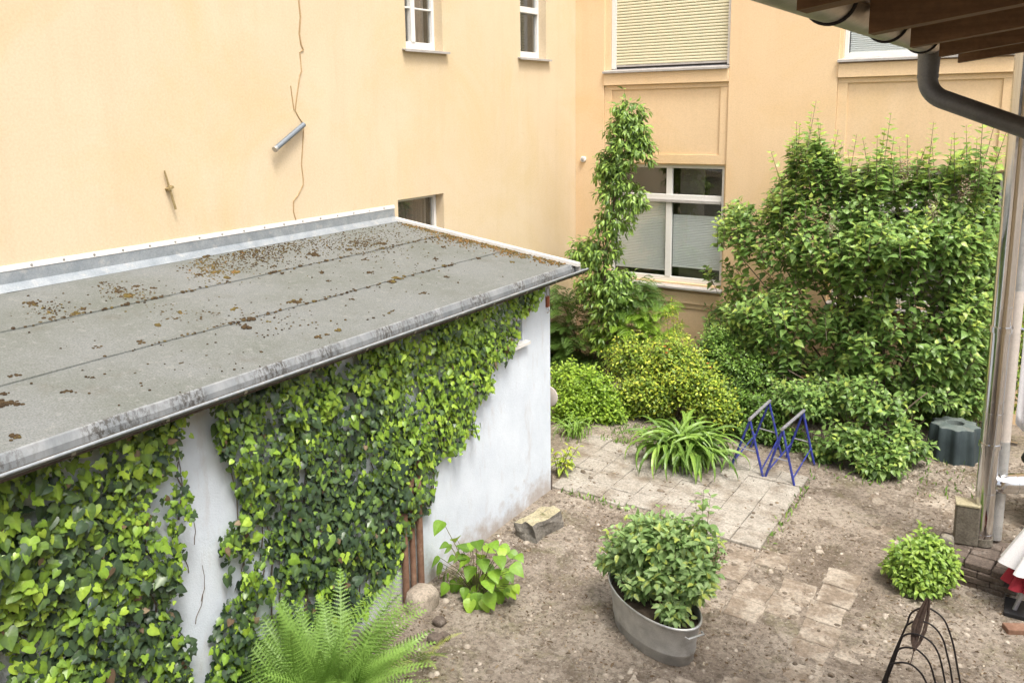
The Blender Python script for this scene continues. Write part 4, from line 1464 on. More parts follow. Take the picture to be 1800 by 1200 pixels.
def foliage(parent, leaf, pos, Rm, sc, tint, mat, nsingle=300, name='leaf'):
    """the leaves that show largest as parts, the rest as one part"""
    rel = pos - CAM
    dist = np.linalg.norm(rel, axis=1)
    score = sc / dist * (0.3 + np.abs((Rm[:, :, 2] * rel).sum(1)) / dist)
    # leaves in front of their neighbours show most
    dep = rel @ FV
    score = score * (1.0 + 1.2 * (dep.mean() - dep) / (dep.std() + 1e-3) * 0.25)
    px = CX + FPX * (rel @ RV) / dep
    py = CY - FPX * (rel @ UV_) / dep
    score[(px < 0) | (px > 1800) | (py < 0) | (py > 1200)] = -1
    order = np.argsort(-score)
    a, b = order[:nsingle], order[nsingle:]
    singles(name, leaf, pos[a], Rm[a], sc[a], tint[a], mat, parent)
    if len(b): mass('foliage', leaf, pos[b], Rm[b], sc[b], tint[b], mat, parent)


def unit(v): return v / np.linalg.norm(v, axis=-1, keepdims=True)


def inpoly(P, poly):
    x, y = P[:, 0], P[:, 1]
    ins = np.zeros(len(P), bool)
    n = len(poly)
    for i in range(n):
        x0, y0 = poly[i]
        x1, y1 = poly[(i + 1) % n]
        c = ((y0 > y) != (y1 > y)) & (x < (x1 - x0) * (y - y0) / (y1 - y0 + 1e-12) + x0)
        ins ^= c
    return ins


# ------------------------------------------------------------------ ivy on the shed wall
def wall_yz(px, py):
    q = at(px, py, x=XS + 0.06)
    return (q[1], q[2])


def project(P):
    rel = P - CAM
    d = rel @ FV
    return CX + FPX * (rel @ RV) / d, CY - FPX * (rel @ UV_) / d


def build_ivy():
    left = [(-400, 1000), (0, 825), (60, 800), (200, 750), (300, 715), (322, 705), (332, 790), (322, 850), (328, 880), (316, 930), (312, 980), (300, 1030), (290, 1060), (304, 1085), (316, 1110), (325, 1150), (332, 1220), (315, 1420), (-400, 1600)]
    right = [(352, 710), (420, 690), (560, 635), (700, 580), (800, 545), (900, 518), (942, 505), (936, 545), (918, 556), (912, 585), (900, 606), (888, 622), (868, 645), (858, 682), (842, 712), (834, 765), (808, 772), (796, 792), (778, 815), (770, 848),
             (760, 868), (758, 890), (740, 915), (735, 940), (722, 955), (716, 985), (700, 1010), (672, 1030), (640, 1080), (600, 1130), (560, 1180), (460, 1260), (370, 1300), (372, 1150), (386, 1090), (408, 1040), (402, 1000), (386, 955), (394, 935), (420, 900),
             (414, 850), (400, 812), (388, 790)]
    bare = [[(462, 862), (482, 866), (478, 900), (464, 905)], [(455, 985), (492, 985), (490, 1022), (460, 1012)], [(402, 1000), (424, 1004), (420, 1058), (402, 1050)],
            [(520, 815), (534, 810), (540, 850), (528, 856)], [(445, 1060), (490, 1060), (486, 1120), (440, 1130)]]
    specs = [('ivy', 'dense ivy covering the near end of the shed wall, left of the bare white strip', left, 7200, 21),
             ('ivy', 'wide ivy curtain on the shed wall between the bare strip and white corner', right, 10500, 22)]
    for name, label, poly, n, seed in specs:
        rs = np.random.default_rng(seed)
        pz = [wall_yz(*p) for p in poly]
        ys, zs = [p[0] for p in pz], [p[1] for p in pz]
        Y = rs.uniform(max(min(ys), 1.2), max(ys), n * 9)
        Z = rs.uniform(max(min(zs), 0.0), min(max(zs), 2.9), n * 9)
        P3 = np.stack([np.full_like(Y, XS + 0.06), Y, Z], 1)
        px, py = project(P3)
        # ragged outline
        jx = px + 10 * (vnoise(Y, Z, 7) - 0.5) * 2
        jy = py + 10 * (vnoise(Z, Y, 7) - 0.5) * 2
        ok = inpoly(np.stack([jx, jy], 1), poly)
        for h in bare: ok &= ~inpoly(np.stack([px, py], 1), h)
        clump = vnoise(Y, Z, 4.5)
        ok &= rs.random(len(Y)) < 0.12 + 1.1 * clump * (0.5 + vnoise(Y + 9, Z, 11))
        Y, Z, px, py, clump = [a[ok][:n] for a in (Y, Z, px, py, clump)]
        m = len(Y)
        base = thing(name, label, 'ivy', (XS, float(np.mean(Y)), 0))
        depth = 0.02 + 0.19 * rs.random(m) * (0.25 + 1.3 * vnoise(Y, Z, 3.1) * vnoise(Y + 5, Z, 7)) + 0.05 * np.clip((Z - 1.6) / 1.2, 0, 1)
        pos = np.stack([XS + depth, Y, Z], 1)
        nrm = unit(np.stack([np.full(m, 1.0), rs.normal(0, 0.42, m) - 0.1, 0.55 + rs.normal(0, 0.42, m)], 1))
        ang = rs.normal(0, 0.75, m)
        d = np.stack([0.25 + rs.normal(0, 0.2, m), np.sin(ang), -np.cos(ang)], 1)
        Rm = frames(d, nrm)
        # young lime leaves in the light, old dark ones below
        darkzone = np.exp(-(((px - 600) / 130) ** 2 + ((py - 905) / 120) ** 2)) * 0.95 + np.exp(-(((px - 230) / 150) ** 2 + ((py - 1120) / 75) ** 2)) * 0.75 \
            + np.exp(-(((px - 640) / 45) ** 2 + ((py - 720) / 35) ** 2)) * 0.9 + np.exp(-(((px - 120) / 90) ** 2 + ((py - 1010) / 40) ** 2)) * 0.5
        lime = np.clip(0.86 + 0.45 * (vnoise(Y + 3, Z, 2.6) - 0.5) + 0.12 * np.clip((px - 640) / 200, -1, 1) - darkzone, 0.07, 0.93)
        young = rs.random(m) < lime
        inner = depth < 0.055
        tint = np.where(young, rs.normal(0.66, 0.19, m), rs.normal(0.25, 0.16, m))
        tint = np.where(inner & (rs.random(m) < 0.6), rs.normal(0.1, 0.08, m), tint)  # leaves near the wall darkened: shade of the gaps painted into the tint
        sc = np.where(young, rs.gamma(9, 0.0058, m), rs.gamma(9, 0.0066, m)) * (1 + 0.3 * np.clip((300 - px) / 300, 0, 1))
        sc = np.clip(sc, 0.025, 0.13)
        pos[:, 2] = np.clip(pos[:, 2] + sc * 0.35, 0.05, 2.87)
        kk = rs.random(m) < 0.5
        # two leaf forms
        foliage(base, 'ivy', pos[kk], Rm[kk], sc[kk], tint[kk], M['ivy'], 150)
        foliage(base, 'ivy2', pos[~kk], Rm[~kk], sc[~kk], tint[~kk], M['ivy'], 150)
        # a few withered leaves
        dl = rs.choice(m, 130, replace=False)
        mass('dead_leaves', 'ivy2', pos[dl] + np.array([0.012, 0, 0]), frames(d[dl] + rs.normal(0, 0.5, (130, 3)), nrm[dl] + rs.normal(0, 0.4, (130, 3))), sc[dl] * 0.8, rs.uniform(0.1, 0.75, 130), M['litter'], base)
        # stems climbing the wall
        st = MB()
        for k in range(46):
            i = rs.integers(0, m)
            y, z = Y[i], 0.0
            top = Z[i]
            P = []
            yy = y + rs.normal(0, 0.25)
            while z < top:
                P.append((XS + 0.012 + 0.01 * rs.random(), yy, z))
                yy += rs.normal(0, 0.035) + (y - yy) * 0.08
                z += 0.11
            if len(P) > 2:
                qx, qy = project(np.array(P))
                keep = [p for p, a, b in zip(P, qx, qy) if inpoly(np.array([[a, b]]), poly)[0]]
                if len(keep) > 2 and keep[-1][2] - keep[0][2] < 0.12 * len(keep): st.tube(keep, np.linspace(0.009, 0.004, len(keep)), 5)
        if st.v: st.build('stems', M['vine_stem'], base, smooth='all', kind='stuff')
        # fine bare runners on the white strip
    rs = np.random.default_rng(5)
    st = MB()
    for k in range(7):
        p0 = [(345, 1140), (352, 1100), (340, 1010), (350, 960), (338, 900), (362, 1060), (330, 860)][k]
        y, z = wall_yz(*p0)
        P = []
        a = rs.normal(0, 0.4)
        for j in range(7):
            P.append((XS + 0.004, y, z))
            y += 0.035 * math.sin(a)
            z += 0.05 * math.cos(a)
            a += rs.normal(0, 0.3)
        st.tube(P, np.linspace(0.004, 0.002, len(P)), 4)
    o = st.build('dry_ivy_runners', M['vine_stem'], None, kind='stuff')
    tag(o, 'thin dry ivy runners clinging to the bare strip of shed wall', 'ivy stems')


build_ivy()


# ------------------------------------------------------------------ generic twiggy plant
def twigs_to_leaves(starts, dirs, lens, pairs, size, rs, taper=0.55, droop=0.35, spread=1.0, whorl=2, jitter=0.25, tip_tint=0.35, tint0=0.45, tsd=0.16):
    """opposite leaf pairs along twigs, smaller and younger towards the tip"""
    pos, dd, nn, sc, ti = [], [], [], [], []
    up = np.array([0, 0, 1.0])
    for s, d, L, k in zip(starts, dirs, lens, pairs):
        d = d / np.linalg.norm(d)
        a = np.cross(d, up + 0.01)
        if np.linalg.norm(a) < 0.1: a = np.array([1.0, 0, 0])
        a /= np.linalg.norm(a)
        b = np.cross(d, a)
        ph = rs.random() * 6.28
        ttw = rs.normal(0, 0.07)
        for i in range(k):
            w = (i + 0.5) / k
            p = s + d * (L * w) - up * 0.0
            size_i = size * (1 - taper * w ** 1.5) * rs.uniform(0.75, 1.2)
            for q in range(whorl):
                an = ph + i * 1.57 + q * 6.28 / whorl + rs.normal(0, 0.2)
                out = a * math.cos(an) + b * math.sin(an)
                ld = out * spread + d * (0.35 + 0.5 * w) - up * droop * (1 - 0.5 * w) + rs.normal(0, jitter, 3)
                ld /= np.linalg.norm(ld)
                nr = up * 0.9 + out * 0.2 + d * 0.25 + np.array([0.05, -0.22, 0]) + rs.normal(0, jitter, 3)
                pos.append(p + out * 0.012 + ld * size_i * 0.12)
                dd.append(ld)
                nn.append(nr)
                sc.append(size_i)
                ti.append(tint0 + ttw + tip_tint * w ** 2 + rs.normal(0, tsd))
    return np.array(pos), frames(np.array(dd), np.array(nn)), np.array(sc), np.array(ti)


def blob_twigs(blobs, rs, up_bias=0.8, shell=(0.55, 1.0), Lr=(0.25, 0.45), face=0.35):
    """twig starts spread through ellipsoids; more on the upper and lit side"""
    S, D, L = [], [], []
    for c, r, n in blobs:
        c, r = np.array(c, float), np.array(r, float)
        v = rs.normal(size=(n * 3, 3)) + np.array([0.15, -face, 0.25])
        v = unit(v)[:n]
        rho = rs.uniform(shell[0], shell[1], (n, 1))
        l = rs.uniform(Lr[0], Lr[1], n)
        d = unit(v * np.array([1, 1, 0.7]) + np.array([0, 0, up_bias]) + rs.normal(0, 0.2, (n, 3)))
        p = c + v * r * rho - d * l[:, None] * 0.7
        S.append(p)
        D.append(d)
        L.append(l)
    return np.concatenate(S), np.concatenate(D), np.concatenate(L)


def stems(parent, root, targets, rs, r0, mat, name='stem', spread=0.15, seg=6, bend=0.3):
    for tg in targets:
        a = Vector(root) + Vector((rs.normal(0, spread), rs.normal(0, spread), 0))
        a.z = -0.03 if root[2] <= 0.05 else root[2]
        b = Vector(tg)
        m_ = a.lerp(b, 0.5) + Vector((rs.normal(0, 0.08), rs.normal(0, 0.08), bend * 0.5))
        P = []
        for k in range(9):
            w = k / 8
            P.append(a * (1 - w) ** 2 + m_ * 2 * w * (1 - w) + b * w * w)
        MB().tube(P, np.linspace(r0, r0 * 0.35, 9), seg).build(name, mat, parent, smooth='all')


def twig_mesh(parent, S, D, L, r, mat):
    b = MB()
    for s, d, l in zip(S, D, L):
        b.tube([s, s + d * l * 0.55, s + d * l], [r, r * 0.8, r * 0.4], 3, cap=False)
    return b.build('twigs', mat, parent, kind='stuff')


def px_blob(px, py, Y, rx, rz, ry, n):
    """ellipsoid at a photograph position, radii given in metres"""
    return (at(px, py, y=Y), (rx, ry, rz), n)


# ------------------------------------------------------------------ lilac
def build_lilac():
    rs = np.random.default_rng(31)
    root = (-1.95, 13.1, 0)
    t = thing('lilac_shrub', 'big green lilac shrub in front of the orange wall and right-hand windows', 'shrub', root)
    env = np.array([(1236, 520), (1240, 430), (1262, 372), (1300, 352), (1330, 372), (1352, 340), (1372, 310), (1392, 240), (1425, 222), (1458, 250), (1482, 312), (1520, 282), (1552, 262), (1588, 300), (1622, 276), (1650, 302), (1690, 268), (1732, 262), (1756, 330),
                    (1764, 430), (1760, 560), (1752, 660), (1740, 742), (1640, 748), (1560, 720), (1470, 720), (1400, 712), (1345, 690), (1290, 655), (1246, 600)], float)
    n = 9000
    q = np.stack([rs.uniform(1230, 1770, n), rs.uniform(245, 750, n)], 1)
    q = q[inpoly(q, env)]
    # distance to the outline, so that the middle bulges towards the garden
    dist = np.full(len(q), 1e9)
    for a, b in zip(env, np.roll(env, -1, 0)):
        w = np.clip(((q - a) @ (b - a)) / ((b - a) @ (b - a)), 0, 1)
        dist = np.minimum(dist, np.linalg.norm(q - (a + w[:, None] * (b - a)), axis=1))
    bulge = np.clip(dist / 120, 0, 1) ** 0.6
    lump = vnoise(q[:, 0] / 100, q[:, 1] / 100, 1.5)
    keep = rs.random(len(q)) < 0.10 + 0.50 * lump ** 1.3
    # airy windows where stems and wall show
    for hx, hy, hr in ((1425, 515, 30), (1370, 470, 18), (1335, 430, 16), (1590, 545, 20), (1660, 575, 18)):
        keep &= ~((np.hypot(q[:, 0] - hx, (q[:, 1] - hy)) < hr) & (rs.random(len(q)) < 0.85))
    q, bulge, lump = q[keep], bulge[keep], lump[keep]
    dep = 13.75 - (1.15 * bulge * (0.45 + 0.75 * lump)) - rs.uniform(-0.25, 0.25, len(q)) * (0.4 + bulge) + np.where(rs.random(len(q)) < 0.3, 0.35, 0)
    dep = dep + np.clip((q[:, 1] - 560) / 180, 0, 1) * np.where(q[:, 0] > 1590, 0.45, -0.5)
    tips = np.array([at(x, y, y=min(d, 14.3)) for (x, y), d in zip(q, dep)])
    cx_, cy_ = 1510, 560
    out = np.stack([(q[:, 0] - cx_) / 260, np.full(len(q), -0.55), (cy_ - q[:, 1]) / 300], 1)
    D = unit(out * 0.55 + np.array([0, 0, 0.75]) + rs.normal(0, 0.25, (len(q), 3)))
    L = rs.uniform(0.22, 0.42, len(q))
    S = tips - D * L[:, None] * 0.8
    S[:, 2] = np.maximum(S[:, 2], 0.05)
    K_ = rs.integers(4, 7, len(S))
    pos, Rm, sc, ti = twigs_to_leaves(S, D, L, K_, 0.145, rs, 0.5, 0.3, 1.0, 2, 0.26, 0.34, 0.54)
    # upright shoots along the top
    S2, L2 = [], []
    for px, py, h in [(1402, 270, 0.6), (1418, 260, 0.62), (1440, 265, 0.55), (1545, 290, 0.55), (1700, 290, 0.5), (1728, 285, 0.6), (1410, 330, 0.95), (1425, 330, 0.75), (1447, 330, 0.9), (1462, 330, 0.62), (1382, 340, 0.6), (1360, 390, 0.55), (1335, 400, 0.5), (1284, 420, 0.6), (1262, 430, 0.45),
                      (1483, 320, 0.68), (1500, 320, 0.55), (1532, 320, 0.62), (1548, 320, 0.85), (1585, 320, 0.5), (1604, 320, 0.72), (1628, 320, 0.74), (1645, 320, 0.55),
                      (1656, 320, 0.5), (1678, 320, 0.68), (1690, 320, 0.42), (1720, 320, 0.82), (1735, 320, 0.7), (1728, 330, 0.6), (1470, 330, 0.5), (1570, 330, 0.45), (1520, 330, 0.45), (1612, 330, 0.5), (1700, 330, 0.5), (1400, 330, 0.85), (1435, 330, 0.7), (1452, 325, 0.75), (1395, 340, 0.6), (1490, 320, 0.6), (1540, 322, 0.6), (1596, 320, 0.6), (1635, 322, 0.6), (1668, 322, 0.55), (1712, 322, 0.7), (1742, 330, 0.55), (1560, 322, 0.6), (1272, 430, 0.5), (1295, 420, 0.45), (1348, 395, 0.5), (1372, 370, 0.5)]:
        S2.append(at(px, py + 10, y=13.3 + rs.normal(0, 0.15)))
        L2.append(h * rs.uniform(0.8, 1.35))
    S2, L2 = np.array(S2), np.array(L2)
    D2 = unit(np.array([0.02, -0.02, 1.0]) + rs.normal(0, 0.14, (len(S2), 3)))
    K2 = (L2 / 0.075).astype(int)
    p2, R2, s2, t2 = twigs_to_leaves(S2, D2, L2, K2, 0.17, rs, 0.65, 0.2, 1.1, 2, 0.16, 0.40, 0.66)
    pos, Rm, sc, ti = np.concatenate([pos, p2]), np.concatenate([Rm, R2]), np.concatenate([sc, s2]), np.concatenate([ti, t2])
    foliage(t, 'heart', pos, Rm, sc, ti, M['lilac'], 300)
    twig_mesh(t, np.concatenate([S, S2]), np.concatenate([D, D2]), np.concatenate([L, L2]), 0.006, M['bark'])
    tg = [at(*p, y=Y) for p, Y in [((1410, 380), 13.4), ((1440, 360), 13.3), ((1470, 380), 13.3), ((1390, 420), 13.4), ((1360, 440), 13.4), ((1300, 450), 13.4), ((1500, 360), 13.3), ((1560, 370), 13.2),
                                   ((1600, 380), 13.2), ((1650, 370), 13.2), ((1700, 380), 13.2), ((1730, 420), 13.1), ((1430, 470), 13.3), ((1450, 460), 13.3), ((1415, 460), 13.4), ((1330, 560), 13.0), ((1340, 640), 12.6),
                                   ((1630, 560), 12.9), ((1680, 590), 12.9), ((1540, 520), 12.9), ((1385, 650), 12.5)]]
    stems(t, root, tg, rs, 0.019, M['bark'], 'stem', 0.2, 7, 0.35)
    # dead flower heads
    rs2 = np.random.default_rng(77)
    for px, py in ((1698, 335), (1640, 370), (1460, 400), (1590, 300)):
        c = at(px, py, y=12.75)
        n = 260
        q = rs2.normal(size=(n, 3)) * np.array([0.045, 0.045, 0.10])
        mass('seed_head', 'small', c + q, frames(rs2.normal(size=(n, 3)), rs2.normal(size=(n, 3))), np.full(n, 0.022), rs2.uniform(0.3, 1.0, n), M['litter'], t)
    return t


build_lilac()


def build_low_shrub():
    rs = np.random.default_rng(41)
    root = (-1.95, 12.1, 0)
    t = thing('low_shrub', 'low spreading shrub of heart-shaped leaves in front of the lilac', 'shrub', root)
    B = [px_blob(1420, 700, 12.1, 0.52, 0.26, 0.35, 73), px_blob(1480, 690, 12.2, 0.4, 0.25, 0.3, 48), px_blob(1530, 700, 12.0, 0.45, 0.3, 0.35, 67), px_blob(1500, 770, 11.75, 0.5, 0.30, 0.35, 83),
         px_blob(1555, 790, 11.75, 0.42, 0.26, 0.3, 64), px_blob(1440, 805, 11.75, 0.24, 0.16, 0.2, 28), px_blob(1540, 815, 11.6, 0.35, 0.15, 0.25, 41), px_blob(1590, 760, 11.9, 0.25, 0.3, 0.25, 25),
         px_blob(1620, 690, 12.9, 0.5, 0.3, 0.3, 50), px_blob(1600, 780, 12.2, 0.3, 0.22, 0.25, 30), px_blob(1680, 700, 13.4, 0.5, 0.35, 0.25, 50), px_blob(1380, 690, 12.3, 0.35, 0.25, 0.3, 34)]
    S, D, L = blob_twigs(B, rs, 0.7, (0.4, 1.0), (0.2, 0.34), 0.55)
    S[:, 2] = np.maximum(S[:, 2], 0.03)
    pos, Rm, sc, ti = twigs_to_leaves(S, D, L, rs.integers(3, 6, len(S)), 0.125, rs, 0.5, 0.22, 1.0, 2, 0.25, 0.3, 0.48)
    pos[:, 2] = np.maximum(pos[:, 2], 0.04)
    foliage(t, 'heart', pos, Rm, sc, ti, M['lilac'], 220)
    twig_mesh(t, S, D, L, 0.005, M['bark'])
    stems(t, root, [at(*p, y=Y) for p, Y in [((1400, 700), 12.0), ((1480, 690), 12.1), ((1540, 690), 12.0), ((1500, 760), 11.8), ((1570, 780), 11.8), ((1630, 690), 12.2)]], rs, 0.02, M['bark'], 'stem', 0.1)


build_low_shrub()


# ------------------------------------------------------------------ climber column
def build_climber():
    rs = np.random.default_rng(51)
    root = at(1068, 672, z=0)
    Y = root[1]
    t = thing('climber_column', 'tall slender column of drooping-leaved climber beside the rear window', 'climber', root)
    cen = [(1068, 625, 0.16), (1070, 580, 0.26), (1068, 540, 0.36), (1064, 490, 0.42), (1064, 440, 0.40), (1074, 390, 0.34), (1082, 340, 0.26), (1095, 300, 0.25), (1092, 270, 0.28), (1098, 235, 0.20), (1105, 205, 0.12)]
    pos, dd, nn, sc, ti = [], [], [], [], []
    tr = [Vector(root) + Vector((0, 0, -0.03))] + [Vector(at(x, y, y=Y)) for x, y, r in cen]
    MB().tube(tr, np.linspace(0.055, 0.012, len(tr)), 8).build('trunk', M['bark'], t, smooth='all')
    S, D, L = [], [], []
    extra = [(1025, 440, 0.22), (1015, 450, 0.15), (1120, 235, 0.14), (1122, 265, 0.12), (1095, 200, 0.12), (1085, 520, 0.3), (1040, 500, 0.3), (1110, 345, 0.15), (1068, 300, 0.15)]
    for i, (x, y, r) in enumerate(cen + extra):
        c = at(x + rs.normal(0, 5), y, y=Y)
        r = r * rs.uniform(0.62, 0.98)
        n = int(20 + 150 * r)
        if i < 2: n = int(n * 0.5)
        v = unit(rs.normal(size=(n, 3)))
        S.append(c + v * np.array([r, r, 0.28]) * rs.uniform(0.35, 1.0, (n, 1)))
        D.append(unit(v * np.array([1, 1, 0.3]) + np.array([0, 0, -0.15])))
        L.append(rs.uniform(0.12, 0.25, n))
    S, D, L = np.concatenate(S), np.concatenate(D), np.concatenate(L)
    pos, Rm, sc, ti = twigs_to_leaves(S, D, L, rs.integers(3, 5, len(S)), 0.135, rs, 0.3, 0.85, 0.75, 2, 0.34, 0.35, 0.5)
    foliage(t, 'lance', pos, Rm, sc, ti, M['climber'], 300)
    twig_mesh(t, S, D, L, 0.004, M['twig'])


build_climber()


# ------------------------------------------------------------------ fronds
def frond_mesh(L, W, npair, arch, teeth, rs, lean=0.9, tipdown=0.9, tw=0.0):
    """fern frond growing from the origin: base angle `arch`, bending over towards +x. Returns verts, tris"""
    n = npair + 6
    ang = arch
    p = np.zeros(3)
    pts, tang = [p.copy()], []
    for i in range(n):
        w = i / (n - 1)
        a = ang - tipdown * w ** 1.6
        d = np.array([math.cos(a), 0, math.sin(a)])
        tang.append(d)
        p = p + d * L / n
        pts.append(p.copy())
    pts = np.array(pts)
    V, F = [], []

    def strip(a, b, c, d):
        k = len(V)
        V.extend([a, b, c, d])
        F.extend([(k, k + 1, k + 2), (k, k + 2, k + 3)])

    for i in range(n):                                   # stalk
        s = np.array([0, 0.006 * (1 - i / n) + 0.0012, 0])
        e = np.array([0, 0.006 * (1 - (i + 1) / n) + 0.0012, 0])
        strip(pts[i] - s, pts[i] + s, pts[i + 1] + e, pts[i + 1] - e)
    for i in range(4, n):
        w = (i - 4) / (n - 4)
        prof = min(1.0, 0.35 + w * 2.6) * (1 - w) ** 0.75 + 0.03
        pl = W * prof
        d = tang[i]
        nr = np.array([-d[2], 0, d[0]])
        for s in (1, -1):
            o = np.array([0, s, 0]) * math.cos(0.35) + d * math.sin(0.35) + nr * rs.normal(0.10, 0.07)
            o = o / np.linalg.norm(o)
            side = d * 1.0
            hw = L / n * 0.44 if teeth > 1 else L / n * 0.6
            b0 = pts[i]
            k = max(2, int(teeth * prof + 1))
            for j in range(k):                           # toothed leaflets
                u0, u1 = j / k, (j + 0.98) / k
                wd0 = hw * (1 - 0.75 * u0)
                sag = -nr * 0.10 * pl
                a0 = b0 + o * pl * u0 + sag * u0 * u0
                a1 = b0 + o * pl * u1 + sag * u1 * u1
                um = b0 + o * pl * (u0 + 0.75 / k) + sag * u0 * u0
                m = len(V)
                V.extend([a0, um + side * wd0, a1, um - side * wd0])
                F.extend([(m, m + 1, m + 2), (m, m + 2, m + 3)])
    return np.array(V), np.array(F)


def frond_obj(name, VF, mat, tint, parent):
    V, F = VF
    me = bpy.data.meshes.new(name)
    me.from_pydata(V.tolist(), [], F.tolist())
    a = me.attributes.new('tint', 'FLOAT', 'POINT')
    a.data.foreach_set('value', np.full(len(V), tint, np.float32))
    me.materials.append(mat)
    return me


def build_fern(label, base, fr, mat, variants, name='fern'):
    """fr: list of (azimuth, tilt, scale, variant)"""
    t = thing(name, label, 'fern', base)
    for az, roll, s, k in fr:
        Mx = Matrix.Translation(Vector(base) + Vector((math.cos(az * 3.7 + s * 9) * 0.10 * s, math.sin(az * 5.1 + s * 7) * 0.14 * s, 0))) @ Matrix.Rotation(az, 4, 'Z') @ Matrix.Rotation(roll, 4, 'X') @ Matrix.Scale(s, 4)
        instance('frond', variants[k % len(variants)], t, Mx)
    return t


def build_ferns():
    rs = np.random.default_rng(61)
    var = []
    for k in range(9):
        arch = (1.4, 1.25, 1.1, 1.35, 0.98, 1.2, 0.85, 1.3, 0.7)[k]
        td = (0.5, 0.7, 0.8, 0.9, 0.9, 1.1, 0.8, 0.35, 0.7)[k]
        var.append(frond_obj('frond', frond_mesh(1.0, 0.165, 30, arch, 13, rs, tipdown=td), M['fern'], (0.35, 0.5, 0.62, 0.3, 0.7, 0.5, 0.62, 0.42, 0.75)[k], None))
    base = (-4.62, 4.24, -0.02)
    fr = []
    # upright inner fronds, then outer ones; fewer towards the wall (-x)
    for k in range(150):
        az = rs.uniform(-math.pi, math.pi)
        towall = max(0, -math.cos(az))
        if towall > 0.5:
            kind = rs.choice([0, 7, 3, 1])
        else:
            kind = rs.choice([0, 1, 2, 3, 4, 5, 6, 7, 8])
        fr.append((az, rs.normal(0, 0.4), rs.uniform(0.7, 1.32) * (0.95 if towall > 0.6 else 1.0), int(kind)))
    for az in (-1.5, -1.7, -1.35, -1.9, -1.1, -2.05, -1.6, -0.9, 1.2, 0.9, 1.5, -0.3, 0.1, 0.5, -0.6, 1.4, 1.6, 1.1, -1.45, -1.75):
        fr.append((az, rs.normal(0, 0.2), rs.uniform(0.9, 1.25), int(rs.choice([2, 4, 6, 5]))))
    build_fern('large bright green fern in the foreground below the ivy', base, fr, M['fern'], var)
    yel = [frond_obj('frond', frond_mesh(1.0, 0.16, 24, a, 6, rs, tipdown=0.8), M['fern'], tt, None) for a, tt in ((1.0, 0.96), (0.7, 0.9), (1.2, 0.85))]
    b2 = tuple(at(735, 1165, z=0.0))
    build_fern('small yellowing fern at the right side of the large fern', b2, [(rs.uniform(-1.9, 1.2), rs.normal(0, 0.3), rs.uniform(0.28, 0.5), k) for k in range(9)], M['fern'], yel)
    b3 = tuple(at(385, 1290, z=0.0))
    build_fern('fern at the bottom edge below the bare white strip', b3, [(rs.uniform(-math.pi, math.pi), rs.normal(0, 0.25), rs.uniform(0.42, 0.62), int(rs.integers(0, 9))) for k in range(14)], M['fern'], var)


build_ferns()


# ------------------------------------------------------------------ feathery shrubs behind the shed
def build_feathery():
    rs = np.random.default_rng(71)

    def leafset(tint, mat):
        out = []
        for k in range(4):
            out.append(frond_obj('frond', frond_mesh(1.0, 0.34, 15, (0.75, 0.5, 0.3, 0.6)[k], 1, rs, tipdown=(1.3, 1.1, 0.9, 1.5)[k]), mat, tint[k], None))
        return out

    va = leafset((0.2, 0.35, 0.45, 0.3), M['sumac'])
    vb = leafset((0.75, 0.9, 1.0, 0.85), M['sumac'])
    for label, pts, Y, var, n, s, rootpx in (
            ('dark feathery shrub rising behind the far corner of the shed', [(995, 545, 0.5, 0.5), (1015, 600, 0.6, 0.45), (1000, 650, 0.5, 0.4), (1090, 520, 0.5, 0.45), (1115, 530, 0.4, 0.3), (1040, 640, 0.6, 0.4)], 13.75, va, 400, (0.4, 0.72), (1030, 700)),
            ('bright lime feathery shrub under the rear window sill', [(1110, 570, 0.42, 0.28), (1135, 555, 0.3, 0.25), (1095, 600, 0.4, 0.25), (1150, 590, 0.3, 0.2)], 13.6, vb, 170, (0.4, 0.6), (1110, 680))):
        root = at(*rootpx, y=Y)
        root[2] = 0
        t = thing('feathery_shrub', label, 'shrub', root)
        ends = []
        for x, y, rx, rz in pts:
            c = at(x, y, y=Y)
            ends.append(c)
            k = max(6, int(n * rx * rz / sum(a[2] * a[3] for a in pts)))
            for _ in range(k):
                v = unit(rs.normal(size=3))
                p = c + v * np.array([rx, 0.45, rz]) * rs.uniform(0.2, 0.9)
                az = math.atan2(v[1] - 0.5, v[0]) + rs.normal(0, 0.6)
                p[2] = max(p[2], 0.1)
                Mx = Matrix.Translation(Vector(p)) @ Matrix.Rotation(az, 4, 'Z') @ Matrix.Rotation(rs.normal(0, 0.3), 4, 'X') @ Matrix.Scale(rs.uniform(*s), 4)
                instance('frond', var[rs.integers(0, 4)], t, Mx)
        stems(t, root, ends, rs, 0.02, M['bark'], 'stem', 0.05)


build_feathery()


# ------------------------------------------------------------------ small leaved shrubs
def small_shrub(name, label, root, B, leaf, size, mat, rs, npairs=(4, 7), Lr=(0.15, 0.3), tint0=0.5, tsd=0.2, tip=0.25, nsingle=0, up=0.5, zmin=0.03, stem_r=0.012, droop=0.25, twig=True):
    t = thing(name, label, 'shrub' if 'shrub' in name else ('plant' if 'plant' in name else 'bush'), root)
    S, D, L = blob_twigs(B, rs, up, (0.35, 1.0), Lr, 0.5)
    S[:, 2] = np.maximum(S[:, 2], zmin)
    pos, Rm, sc, ti = twigs_to_leaves(S, D, L, rs.integers(npairs[0], npairs[1], len(S)), size, rs, 0.4, droop, 1.0, 2, 0.3, tip, tint0, tsd)
    pos[:, 2] = np.maximum(pos[:, 2], zmin + 0.01)
    if nsingle: foliage(t, leaf, pos, Rm, sc, ti, mat, nsingle)
    else: mass('foliage', leaf, pos, Rm, sc, ti, mat, t)
    if twig: twig_mesh(t, S, D, L, 0.0035, M['twig'])
    stems(t, root, [b[0] for b in B], rs, stem_r, M['bark'], 'stem', 0.06, 6, 0.1)
    return t


